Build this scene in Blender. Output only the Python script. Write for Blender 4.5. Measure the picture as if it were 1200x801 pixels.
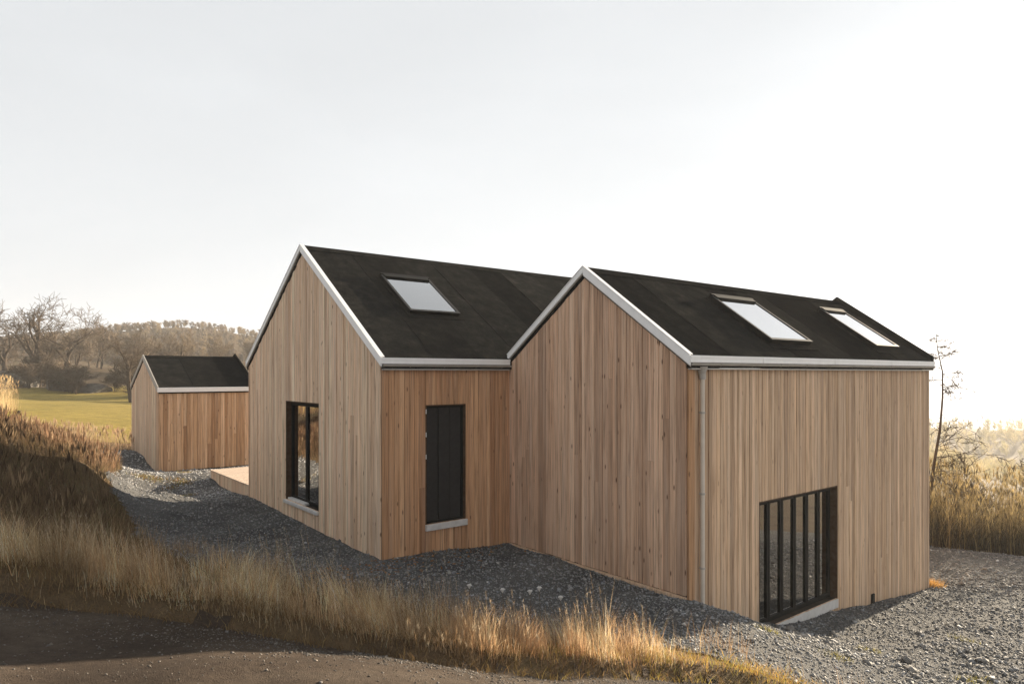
import bpy, math, random
import numpy as np
from mathutils import Vector, Matrix

for _o in list(bpy.data.objects):
    bpy.data.objects.remove(_o)
SC = bpy.context.scene
COL = SC.collection
random.seed(7)
RNG = np.random.default_rng(11)
R = math.radians

# ------------------------------------------------------------------ camera, sky, sun, exposure
CAMZ = 3.2                                  # heights below are world heights; the eye is 3.2 m above the house base
cam_d = bpy.data.cameras.new('camera')
cam = bpy.data.objects.new('camera', cam_d)
COL.objects.link(cam)
cam.location = (0, 0, CAMZ)
cam.rotation_euler = (R(90), 0, 0)
cam_d.sensor_width = 36
cam_d.lens = 24
cam_d.shift_y = 36.5 / 1200
cam_d.clip_start = 0.05
cam_d.clip_end = 5000
SC.camera = cam

E1 = Vector((1.25, 1.0, 0)).normalized()    # direction of the ridges
E2 = Vector((-E1.y, E1.x, 0))
SUN_EL, SUN_H = R(11.4), (E1 * 0.992 + E2 * 0.124).normalized()
SUN_DIR = Vector((SUN_H.x * math.cos(SUN_EL), SUN_H.y * math.cos(SUN_EL), math.sin(SUN_EL)))
sun_d = bpy.data.lights.new('sun', 'SUN')
sun_d.energy = 5.0
sun_d.angle = R(0.6)
sun_d.color = (1.0, 0.84, 0.63)
sun = bpy.data.objects.new('sun', sun_d)
COL.objects.link(sun)
sun.rotation_euler = SUN_DIR.to_track_quat('Z', 'Y').to_euler()
sun.location = (30, 30, 20)

world = bpy.data.worlds.new('World')
SC.world = world
world.use_nodes = True
wn, wl = world.node_tree.nodes, world.node_tree.links
wn.clear()
w_out = wn.new('ShaderNodeOutputWorld')
w_bg = wn.new('ShaderNodeBackground')
w_bg.inputs['Strength'].default_value = 0.10
w_tc = wn.new('ShaderNodeTexCoord')
w_sep = wn.new('ShaderNodeSeparateXYZ')
wl.new(w_tc.outputs['Generated'], w_sep.inputs[0])
w_max = wn.new('ShaderNodeMath'); w_max.operation = 'MAXIMUM'; w_max.inputs[1].default_value = 0.04
wl.new(w_sep.outputs['Z'], w_max.inputs[0])
w_cmb = wn.new('ShaderNodeCombineXYZ')
wl.new(w_sep.outputs['X'], w_cmb.inputs['X']); wl.new(w_sep.outputs['Y'], w_cmb.inputs['Y']); wl.new(w_max.outputs[0], w_cmb.inputs['Z'])
w_nrm = wn.new('ShaderNodeVectorMath'); w_nrm.operation = 'NORMALIZE'
wl.new(w_cmb.outputs[0], w_nrm.inputs[0])
w_sky = wn.new('ShaderNodeTexSky')
w_sky.sky_type = 'NISHITA'
w_sky.sun_disc = False
w_sky.sun_elevation = SUN_EL
w_sky.sun_rotation = math.atan2(SUN_DIR.x, SUN_DIR.y)
w_sky.air_density = 1.0
w_sky.dust_density = 2.0
w_sky.ozone_density = 1.0
wl.new(w_nrm.outputs[0], w_sky.inputs[0])
w_hs = wn.new('ShaderNodeHueSaturation')
w_hs.inputs['Saturation'].default_value = 0.12
wl.new(w_sky.outputs[0], w_hs.inputs['Color'])
# thin even high cloud veiling the blue, brighter round the sun
w_dot = wn.new('ShaderNodeVectorMath'); w_dot.operation = 'DOT_PRODUCT'
w_dot.inputs[1].default_value = SUN_DIR
wl.new(w_nrm.outputs[0], w_dot.inputs[0])
w_map = wn.new('ShaderNodeMapRange')
w_map.inputs['From Min'].default_value = -1; w_map.inputs['From Max'].default_value = 1
w_map.inputs['To Min'].default_value = 0; w_map.inputs['To Max'].default_value = 1
wl.new(w_dot.outputs['Value'], w_map.inputs['Value'])
w_pow = wn.new('ShaderNodeMath'); w_pow.operation = 'POWER'; w_pow.inputs[1].default_value = 4.0
wl.new(w_map.outputs[0], w_pow.inputs[0])
w_glow = wn.new('ShaderNodeMath'); w_glow.operation = 'MULTIPLY_ADD'
w_glow.inputs[1].default_value = 0.28; w_glow.inputs[2].default_value = 2.06
wl.new(w_pow.outputs[0], w_glow.inputs[0])
w_hz = wn.new('ShaderNodeMapRange'); w_hz.interpolation_type = 'SMOOTHSTEP'
w_hz.inputs['From Min'].default_value = 0.0; w_hz.inputs['From Max'].default_value = 0.55
w_hz.inputs['To Min'].default_value = 1.0; w_hz.inputs['To Max'].default_value = 0.90
wl.new(w_max.outputs[0], w_hz.inputs['Value'])
w_gm = wn.new('ShaderNodeMath'); w_gm.operation = 'MULTIPLY'
wl.new(w_glow.outputs[0], w_gm.inputs[0]); wl.new(w_hz.outputs[0], w_gm.inputs[1])
w_veil = wn.new('ShaderNodeVectorMath'); w_veil.operation = 'SCALE'
w_veil.inputs[0].default_value = (0.955, 0.993, 1.03)
w_cm = wn.new('ShaderNodeMapping'); w_cm.inputs['Scale'].default_value = (1.2, 1.2, 4.0)
wl.new(w_nrm.outputs[0], w_cm.inputs['Vector'])
w_cn = wn.new('ShaderNodeTexNoise'); w_cn.inputs['Scale'].default_value = 1.3; w_cn.inputs['Detail'].default_value = 4; w_cn.inputs['Distortion'].default_value = 0.4
wl.new(w_cm.outputs[0], w_cn.inputs['Vector'])
w_cr = wn.new('ShaderNodeMapRange'); w_cr.inputs['From Min'].default_value = 0.3; w_cr.inputs['From Max'].default_value = 0.7
w_cr.inputs['To Min'].default_value = 0.955; w_cr.inputs['To Max'].default_value = 1.045
wl.new(w_cn.outputs[0], w_cr.inputs['Value'])
w_g2 = wn.new('ShaderNodeMath'); w_g2.operation = 'MULTIPLY'
wl.new(w_gm.outputs[0], w_g2.inputs[0]); wl.new(w_cr.outputs[0], w_g2.inputs[1])
wl.new(w_g2.outputs[0], w_veil.inputs['Scale'])
w_mix = wn.new('ShaderNodeMix'); w_mix.data_type = 'RGBA'; w_mix.blend_type = 'MIX'
w_mix.inputs[0].default_value = 0.96
wl.new(w_hs.outputs[0], w_mix.inputs[6])
wl.new(w_veil.outputs[0], w_mix.inputs[7])
wl.new(w_mix.outputs[2], w_bg.inputs['Color'])
wl.new(w_bg.outputs[0], w_out.inputs[0])

SC.view_settings.view_transform = 'Standard'
SC.view_settings.look = 'None'
SC.view_settings.exposure = 2.0
SC.view_settings.gamma = 1.0
SC.view_settings.use_curve_mapping = False
SC.render.engine = 'CYCLES'
SC.cycles.use_denoising = True
SC.cycles.max_bounces = 8
SC.cycles.diffuse_bounces = 4
SC.cycles.glossy_bounces = 3
SC.cycles.transparent_max_bounces = 12
SC.cycles.volume_bounces = 0
SC.cycles.caustics_reflective = False
SC.cycles.caustics_refractive = False

# ------------------------------------------------------------------ helpers
def tag(o, label=None, cat=None, group=None, kind=None):
    if label: o['label'] = label
    if cat: o['category'] = cat
    if group: o['group'] = group
    if kind: o['kind'] = kind
    return o

def empty(name, loc=(0, 0, 0), rz=0.0):
    o = bpy.data.objects.new(name, None)
    COL.objects.link(o)
    o.location = loc
    o.rotation_euler = (0, 0, rz)
    o.empty_display_size = 0.3
    return o

def link(name, me, parent=None, loc=(0, 0, 0), rot=(0, 0, 0)):
    o = bpy.data.objects.new(name, me)
    COL.objects.link(o)
    if parent: o.parent = parent
    o.location = loc
    o.rotation_euler = rot
    return o

def pymesh(name, verts, faces, mat, smooth=False):
    me = bpy.data.meshes.new(name)
    me.from_pydata([tuple(map(float, v)) for v in verts], [], faces)
    if mat: me.materials.append(mat)
    if smooth: me.polygons.foreach_set('use_smooth', [True] * len(me.polygons))
    me.update()
    return me

def npmesh(name, V, F, mat, col=None, smooth=False):
    """V (n,3), F (m,k) with k = 3 or 4, col (n,3) per vertex"""
    me = bpy.data.meshes.new(name)
    V = np.ascontiguousarray(V, dtype=np.float32); F = np.ascontiguousarray(F, dtype=np.int32)
    k = F.shape[1]
    me.vertices.add(len(V)); me.vertices.foreach_set('co', V.ravel())
    me.loops.add(F.size); me.loops.foreach_set('vertex_index', F.ravel())
    me.polygons.add(len(F))
    me.polygons.foreach_set('loop_start', np.arange(0, F.size, k, dtype=np.int32))
    me.polygons.foreach_set('loop_total', np.full(len(F), k, dtype=np.int32))
    if smooth: me.polygons.foreach_set('use_smooth', np.ones(len(F), dtype=bool))
    me.update(calc_edges=True)
    if col is not None:
        a = me.color_attributes.new('tint', 'FLOAT_COLOR', 'POINT')
        c = np.ones((len(V), 4), dtype=np.float32); c[:, :3] = col
        a.data.foreach_set('color', c.ravel())
    if mat: me.materials.append(mat)
    return me

class MB:
    """collects shapes for ONE mesh object"""
    def __init__(self): self.v = []; self.f = []
    def add(self, vs, fs):
        n = len(self.v); self.v += [tuple(p) for p in vs]; self.f += [tuple(i + n for i in f) for f in fs]; return self
    def box(self, x0, x1, y0, y1, z0, z1):
        vs = [(x0, y0, z0), (x1, y0, z0), (x1, y1, z0), (x0, y1, z0), (x0, y0, z1), (x1, y0, z1), (x1, y1, z1), (x0, y1, z1)]
        return self.add(vs, [(0, 3, 2, 1), (4, 5, 6, 7), (0, 1, 5, 4), (1, 2, 6, 5), (2, 3, 7, 6), (3, 0, 4, 7)])
    def prism(self, poly, a0, a1, axis):
        """poly in the two other axes (in xyz order), extruded along axis from a0 to a1"""
        n = len(poly)
        def P(p, a):
            if axis == 0: return (a, p[0], p[1])
            if axis == 1: return (p[0], a, p[1])
            return (p[0], p[1], a)
        vs = [P(p, a0) for p in poly] + [P(p, a1) for p in poly]
        fs = [tuple(range(n))[::-1], tuple(range(n, 2 * n))] + [(i, (i + 1) % n, n + (i + 1) % n, n + i) for i in range(n)]
        return self.add(vs, fs)
    def tube(self, p0, p1, r0, r1=None, n=10, caps=True):
        r1 = r0 if r1 is None else r1
        p0, p1 = Vector(p0), Vector(p1)
        d = (p1 - p0).normalized()
        a = d.orthogonal().normalized(); b = d.cross(a)
        vs = []
        for p, r in ((p0, r0), (p1, r1)):
            for i in range(n):
                t = 2 * math.pi * i / n
                vs.append(p + a * (r * math.cos(t)) + b * (r * math.sin(t)))
        fs = [(i, (i + 1) % n, n + (i + 1) % n, n + i) for i in range(n)]
        if caps: fs += [tuple(range(n))[::-1], tuple(range(n, 2 * n))]
        return self.add(vs, fs)
    def mesh(self, name, mat, smooth=False):
        me = pymesh(name, self.v, self.f, mat, smooth)
        import bmesh
        bm = bmesh.new(); bm.from_mesh(me)
        bmesh.ops.recalc_face_normals(bm, faces=bm.faces)
        bm.to_mesh(me); bm.free()
        return me
    def build(self, name, mat, parent=None, loc=(0, 0, 0), rot=(0, 0, 0), bevel=0.0, smooth=False):
        o = link(name, self.mesh(name, mat, smooth), parent, loc, rot)
        if bevel:
            m = o.modifiers.new('bevel', 'BEVEL'); m.width = bevel; m.segments = 1; m.limit_method = 'ANGLE'
        return o

# ------------------------------------------------------------------ materials
def new_mat(name):
    m = bpy.data.materials.new(name); m.use_nodes = True
    nt = m.node_tree
    b = nt.nodes['Principled BSDF']
    return m, nt, nt.nodes, nt.links, b

def ramp(nodes, stops, interp='LINEAR'):
    r = nodes.new('ShaderNodeValToRGB')
    r.color_ramp.interpolation = interp
    el = r.color_ramp.elements
    el[0].position, el[0].color = stops[0][0], (*stops[0][1], 1)
    el[1].position, el[1].color = stops[-1][0], (*stops[-1][1], 1)
    for p, c in stops[1:-1]:
        e = el.new(p); e.color = (*c, 1)
    return r

def mixc(nodes, links, fac, a, b, blend='MIX'):
    m = nodes.new('ShaderNodeMix'); m.data_type = 'RGBA'; m.blend_type = blend
    for s, i in ((fac, 0), (a, 6), (b, 7)):
        if isinstance(s, (int, float)): m.inputs[i].default_value = s
        elif isinstance(s, tuple): m.inputs[i].default_value = (*s, 1)
        else: links.new(s, m.inputs[i])
    return m.outputs[2]

def noise(nodes, links, vec, scale, detail=4, rough=0.55, dist=0.0):
    n = nodes.new('ShaderNodeTexNoise')
    n.inputs['Scale'].default_value = scale; n.inputs['Detail'].default_value = detail
    n.inputs['Roughness'].default_value = rough; n.inputs['Distortion'].default_value = dist
    if vec is not None: links.new(vec, n.inputs['Vector'])
    return n

def wood(name, tones, grey=0.3, knots=1.0):
    """vertical board: long grain, knots, weather streaks, tone per board"""
    m, nt, N, L, b = new_mat(name)
    tc = N.new('ShaderNodeTexCoord'); oi = N.new('ShaderNodeObjectInfo')
    off = N.new('ShaderNodeVectorMath'); off.operation = 'SCALE'
    off.inputs[0].default_value = (17.0, 31.0, 57.0); L.new(oi.outputs['Random'], off.inputs['Scale'])
    add = N.new('ShaderNodeVectorMath'); L.new(tc.outputs['Object'], add.inputs[0]); L.new(off.outputs[0], add.inputs[1])
    def st(x, y, z):
        s = N.new('ShaderNodeVectorMath'); s.operation = 'MULTIPLY'; s.inputs[1].default_value = (x, y, z)
        L.new(add.outputs[0], s.inputs[0]); return s.outputs[0]
    tone = ramp(N, tones); L.new(oi.outputs['Random'], tone.inputs[0])
    grain = noise(N, L, st(58, 58, 1.1), 1.0, 5, 0.65, 0.6)
    gr = ramp(N, [(0.30, (0.36, 0.29, 0.24)), (0.48, (0.95, 0.93, 0.91)), (0.70, (1.30, 1.26, 1.22))]); L.new(grain.outputs[0], gr.inputs[0])
    c = mixc(N, L, 0.9, tone.outputs[0], gr.outputs[0], 'MULTIPLY')
    # silvery weathering in long soft streaks
    streak = noise(N, L, st(9, 9, 0.55), 1.0, 3, 0.5, 0.3)
    sr = ramp(N, [(0.42, (0, 0, 0)), (0.72, (1, 1, 1))]); L.new(streak.outputs[0], sr.inputs[0])
    sm = N.new('ShaderNodeMath'); sm.operation = 'MULTIPLY'; sm.inputs[1].default_value = grey; L.new(sr.outputs[0], sm.inputs[0])
    c = mixc(N, L, sm.outputs[0], c, (0.60, 0.52, 0.44))
    # brown stains
    stn = noise(N, L, st(11, 11, 0.5), 1.0, 4, 0.6, 0.8)
    s2 = ramp(N, [(0.53, (0, 0, 0)), (0.76, (0.68, 0.68, 0.68))]); L.new(stn.outputs[0], s2.inputs[0])
    c = mixc(N, L, s2.outputs[0], c, (0.20, 0.115, 0.065))
    # knots
    vor = N.new('ShaderNodeTexVoronoi'); vor.inputs['Scale'].default_value = 1.0; L.new(st(7.5, 7.5, 2.4), vor.inputs['Vector'])
    kr = ramp(N, [(0.055, (1, 1, 1)), (0.13, (0, 0, 0))]); L.new(vor.outputs['Distance'], kr.inputs[0])
    km = N.new('ShaderNodeMath'); km.operation = 'MULTIPLY'; km.inputs[1].default_value = 0.8 * knots; L.new(kr.outputs[0], km.inputs[0])
    c = mixc(N, L, km.outputs[0], c, (0.12, 0.06, 0.035))
    L.new(c, b.inputs['Base Color'])
    b.inputs['Roughness'].default_value = 0.75
    b.inputs['Specular IOR Level'].default_value = 0.25
    bp = N.new('ShaderNodeBump'); bp.inputs['Strength'].default_value = 0.35; bp.inputs['Distance'].default_value = 0.004
    L.new(grain.outputs[0], bp.inputs['Height']); L.new(bp.outputs[0], b.inputs['Normal'])
    return m

M = {}
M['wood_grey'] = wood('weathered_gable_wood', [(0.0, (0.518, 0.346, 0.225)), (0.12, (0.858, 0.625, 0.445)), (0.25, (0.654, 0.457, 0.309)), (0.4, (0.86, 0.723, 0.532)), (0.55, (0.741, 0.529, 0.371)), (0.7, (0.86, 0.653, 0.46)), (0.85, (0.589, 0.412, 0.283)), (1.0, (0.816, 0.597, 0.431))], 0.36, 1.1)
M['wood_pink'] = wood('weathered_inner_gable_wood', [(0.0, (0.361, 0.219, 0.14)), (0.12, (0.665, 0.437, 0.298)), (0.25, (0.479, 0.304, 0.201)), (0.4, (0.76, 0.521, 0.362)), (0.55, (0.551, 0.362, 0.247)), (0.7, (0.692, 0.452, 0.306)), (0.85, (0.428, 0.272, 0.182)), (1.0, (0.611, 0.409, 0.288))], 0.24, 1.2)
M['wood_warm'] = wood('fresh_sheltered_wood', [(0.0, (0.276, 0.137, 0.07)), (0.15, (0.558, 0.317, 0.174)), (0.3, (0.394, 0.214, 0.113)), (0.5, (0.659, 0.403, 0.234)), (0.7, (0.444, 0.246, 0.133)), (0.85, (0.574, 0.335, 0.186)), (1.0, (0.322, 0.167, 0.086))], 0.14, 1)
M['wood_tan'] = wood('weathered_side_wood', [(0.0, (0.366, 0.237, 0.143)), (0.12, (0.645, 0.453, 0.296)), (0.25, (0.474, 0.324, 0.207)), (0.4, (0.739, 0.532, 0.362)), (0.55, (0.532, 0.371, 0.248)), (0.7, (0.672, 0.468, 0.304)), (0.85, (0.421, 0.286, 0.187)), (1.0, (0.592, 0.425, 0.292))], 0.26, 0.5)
M['wood_deck'] = wood('deck_wood', [(0.0, (0.552, 0.437, 0.345)), (0.5, (0.632, 0.517, 0.414)), (1.0, (0.483, 0.380, 0.299))], 0.3, 0.4)
M['wood_shed'] = wood('shed_front_wood', [(0.0, (0.406, 0.237, 0.128)), (0.2, (0.632, 0.418, 0.253)), (0.4, (0.506, 0.319, 0.187)), (0.6, (0.717, 0.496, 0.321)), (0.8, (0.531, 0.342, 0.2)), (1.0, (0.362, 0.209, 0.114))], 0.16, 1)

def metal(name, col, rough=0.4, metallic=0.0, var=0.06, scale=6):
    m, nt, N, L, b = new_mat(name)
    tc = N.new('ShaderNodeTexCoord')
    n = noise(N, L, tc.outputs['Object'], scale, 5, 0.6)
    r = ramp(N, [(0.3, tuple(max(0, c - var) for c in col)), (0.7, tuple(c + var * 0.6 for c in col))]); L.new(n.outputs[0], r.inputs[0])
    L.new(r.outputs[0], b.inputs['Base Color'])
    b.inputs['Specular IOR Level'].default_value = 0.12 if max(col) < 0.15 else 0.4
    b.inputs['Roughness'].default_value = rough; b.inputs['Metallic'].default_value = metallic
    return m
M['trim'] = metal('pale_zinc_trim', (0.88, 0.875, 0.865), 0.45, 0.0, 0.05)
M['zinc'] = metal('zinc_gutter', (0.40, 0.375, 0.34), 0.55, 0.1, 0.05)
M['dark'] = metal('dark_frame_paint', (0.009, 0.0088, 0.0085), 0.6, 0.0, 0.002)
M['reveal'] = metal('brown_reveal_board', (0.085, 0.052, 0.033), 0.7, 0.0, 0.02, 12)
M['sill'] = metal('pale_sill_board', (0.58, 0.56, 0.54), 0.6, 0.0, 0.08, 9)
M['concrete'] = metal('plinth_concrete', (0.20, 0.19, 0.18), 0.9, 0.0, 0.05, 9)
M['back'] = metal('wall_paper_black', (0.035, 0.028, 0.022), 0.9, 0.0, 0.01)
M['inside'] = metal('inside_board', (0.10, 0.085, 0.07), 0.8, 0.0, 0.02)
M['doorpaint'] = metal('charcoal_door_paint', (0.034, 0.032, 0.032), 0.8, 0.0, 0.006, 14)
M['pipe'] = metal('dusty_downpipe', (0.60, 0.53, 0.45), 0.6, 0.0, 0.05)
M['skyclad'] = metal('skylight_dark_cladding', (0.035, 0.034, 0.033), 0.5, 0.0, 0.006)
M['curtain'] = metal('charcoal_blind_cloth', (0.018, 0.017, 0.017), 0.95, 0.0, 0.004, 14)
M['sky_sheen'] = metal('pale_sky_sheen', (0.88, 0.88, 0.87), 0.8, 0.0, 0.02, 3)  # pale colour standing in for sky brightness in the skylight panes
M['white_tape'] = metal('white_clip', (0.75, 0.75, 0.74), 0.5, 0.0, 0.03)

def felt():
    m, nt, N, L, b = new_mat('black_roof_felt')
    g = N.new('ShaderNodeNewGeometry'); oi = N.new('ShaderNodeObjectInfo')
    big = noise(N, L, g.outputs['Position'], 3.2, 8, 0.72, 0.3)
    fine = noise(N, L, g.outputs['Position'], 110, 2, 0.6)
    r = ramp(N, [(0.34, (0.011, 0.0112, 0.0115)), (0.50, (0.016, 0.016, 0.0157)), (0.62, (0.022, 0.0215, 0.020)), (0.72, (0.036, 0.034, 0.030))]); L.new(big.outputs[0], r.inputs[0])
    rr = ramp(N, [(0.0, (0.66, 0.66, 0.68)), (1.0, (1.35, 1.32, 1.26))]); L.new(oi.outputs['Random'], rr.inputs[0])
    c = mixc(N, L, 1.0, r.outputs[0], rr.outputs[0], 'MULTIPLY')
    fr = ramp(N, [(0.3, (0.55, 0.55, 0.55)), (0.7, (1.4, 1.4, 1.4))]); L.new(fine.outputs[0], fr.inputs[0])
    c = mixc(N, L, 1.0, c, fr.outputs[0], 'MULTIPLY')
    L.new(c, b.inputs['Base Color'])
    b.inputs['Roughness'].default_value = 1.0; b.inputs['Specular IOR Level'].default_value = 0.0
    bp = N.new('ShaderNodeBump'); bp.inputs['Strength'].default_value = 0.5; bp.inputs['Distance'].default_value = 0.01
    md = noise(N, L, g.outputs['Position'], 6, 5, 0.65)
    L.new(md.outputs[0], bp.inputs['Height']); L.new(bp.outputs[0], b.inputs['Normal'])
    return m
M['felt'] = felt()

def glass():
    m, nt, N, L, b = new_mat('window_glass')
    N.remove(b)
    out = N['Material Output']
    fr = N.new('ShaderNodeFresnel'); fr.inputs['IOR'].default_value = 1.52
    mu = N.new('ShaderNodeMath'); mu.operation = 'MULTIPLY'; mu.inputs[1].default_value = 4.6; mu.use_clamp = True
    L.new(fr.outputs[0], mu.inputs[0])
    tr = N.new('ShaderNodeBsdfTransparent'); tr.inputs[0].default_value = (0.92, 0.95, 0.94, 1)
    gl = N.new('ShaderNodeBsdfGlossy'); gl.inputs['Roughness'].default_value = 0.012
    tc = N.new('ShaderNodeTexCoord'); nz = noise(N, L, tc.outputs['Object'], 2.2, 1, 0.4)
    bp = N.new('ShaderNodeBump'); bp.inputs['Strength'].default_value = 0.025; bp.inputs['Distance'].default_value = 0.02
    L.new(nz.outputs[0], bp.inputs['Height']); L.new(bp.outputs[0], gl.inputs['Normal'])
    mx = N.new('ShaderNodeMixShader')
    L.new(mu.outputs[0], mx.inputs[0]); L.new(tr.outputs[0], mx.inputs[1]); L.new(gl.outputs[0], mx.inputs[2])
    L.new(mx.outputs[0], out.inputs[0])
    return m
M['glass'] = glass()

def plant(name, rough=0.8, trans=0.35, gain=1.0):
    """colour of each blade or leaf comes with the mesh (its own hue), light also passes through it"""
    m, nt, N, L, b = new_mat(name)
    out = N['Material Output']
    at = N.new('ShaderNodeAttribute'); at.attribute_name = 'tint'
    L.new(at.outputs['Color'], b.inputs['Base Color'])
    b.inputs['Roughness'].default_value = rough; b.inputs['Specular IOR Level'].default_value = 0.15
    tl = N.new('ShaderNodeBsdfTranslucent'); L.new(at.outputs['Color'], tl.inputs['Color'])
    mx = N.new('ShaderNodeMixShader'); mx.inputs[0].default_value = trans
    L.new(b.outputs[0], mx.inputs[1]); L.new(tl.outputs[0], mx.inputs[2]); L.new(mx.outputs[0], out.inputs[0])
    return m
M['grass'] = plant('dry_grass_blades', 0.75, 0.45)

def stone_mat(name, tintmul=(1, 1, 1)):
    m, nt, N, L, b = new_mat(name)
    at = N.new('ShaderNodeAttribute'); at.attribute_name = 'tint'
    g = N.new('ShaderNodeNewGeometry')
    n = noise(N, L, g.outputs['Position'], 60, 3, 0.6)
    r = ramp(N, [(0.3, (0.75, 0.75, 0.75)), (0.7, (1.2, 1.2, 1.2))]); L.new(n.outputs[0], r.inputs[0])
    c = mixc(N, L, 1.0, at.outputs['Color'], r.outputs[0], 'MULTIPLY')
    L.new(c, b.inputs['Base Color']); b.inputs['Roughness'].default_value = 0.85; b.inputs['Specular IOR Level'].default_value = 0.3
    return m
M['gravel'] = stone_mat('crushed_stone')

def soil(name, cols, s1=0.6, s2=9.0, bump=0.6, fine=70):
    m, nt, N, L, b = new_mat(name)
    g = N.new('ShaderNodeNewGeometry')
    n1 = noise(N, L, g.outputs['Position'], s1, 5, 0.6, 0.4)
    n2 = noise(N, L, g.outputs['Position'], s2, 6, 0.7)
    n3 = noise(N, L, g.outputs['Position'], fine, 3, 0.6)
    k = len(cols)
    r = ramp(N, [(0.3 + 0.4 * i / (k - 1), c) for i, c in enumerate(cols)]); L.new(n1.outputs[0], r.inputs[0])
    v = ramp(N, [(0.25, (0.62, 0.62, 0.62)), (0.75, (1.35, 1.35, 1.35))]); L.new(n2.outputs[0], v.inputs[0])
    c = mixc(N, L, 0.9, r.outputs[0], v.outputs[0], 'MULTIPLY')
    f = ramp(N, [(0.3, (0.65, 0.65, 0.65)), (0.7, (1.35, 1.35, 1.35))]); L.new(n3.outputs[0], f.inputs[0])
    c = mixc(N, L, 0.8, c, f.outputs[0], 'MULTIPLY')
    L.new(c, b.inputs['Base Color']); b.inputs['Roughness'].default_value = 0.95; b.inputs['Specular IOR Level'].default_value = 0.1
    ad = N.new('ShaderNodeMath'); ad.operation = 'ADD'; L.new(n2.outputs[0], ad.inputs[0]); L.new(n3.outputs[0], ad.inputs[1])
    bp = N.new('ShaderNodeBump'); bp.inputs['Strength'].default_value = bump; bp.inputs['Distance'].default_value = 0.04
    L.new(ad.outputs[0], bp.inputs['Height']); L.new(bp.outputs[0], b.inputs['Normal'])
    return m
M['earth'] = soil('dead_turf_earth', [(0.055, 0.036, 0.022), (0.10, 0.068, 0.038), (0.085, 0.068, 0.034)])
M['gravel_bed'] = soil('gravel_bed_fines', [(0.065, 0.066, 0.068), (0.10, 0.10, 0.10), (0.14, 0.135, 0.128)], 0.7, 22, 0.9, 90)
M['road'] = soil('packed_gravel_road', [(0.038, 0.028, 0.021), (0.058, 0.043, 0.032), (0.085, 0.066, 0.05)], 0.9, 14, 0.7, 120)
M['lawn'] = soil('lawn_turf', [(0.17, 0.135, 0.032), (0.24, 0.18, 0.045), (0.19, 0.155, 0.04)], 0.12, 1.6, 0.5, 14)
M['rock'] = soil('lichen_rock', [(0.06, 0.054, 0.048), (0.11, 0.10, 0.086), (0.17, 0.152, 0.13)], 0.8, 4, 0.9, 20)
M['bark'] = metal('grey_brown_bark', (0.075, 0.056, 0.042), 0.9, 0.0, 0.03, 3)
M['twig'] = metal('twig_bark', (0.105, 0.078, 0.056), 0.9, 0.0, 0.03, 2)
M['twig_pale'] = metal('pale_twig_bark', (0.17, 0.125, 0.08), 0.9, 0.0, 0.04, 2)
M['post'] = metal('old_post_wood', (0.06, 0.045, 0.035), 0.9, 0.0, 0.015, 9)

# ------------------------------------------------------------------ terrain
A = Vector((-0.19125 * 11.56, 11.56, 0))     # corner of the left volume
HZ = 0.05                                    # house base
def H2W(u, v, z=0.0):
    p = A + E1 * u + E2 * v
    return Vector((p.x, p.y, z))
def W2H(x, y):
    dx, dy = x - A.x, y - A.y
    return dx * E1.x + dy * E1.y, dx * E2.x + dy * E2.y

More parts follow.
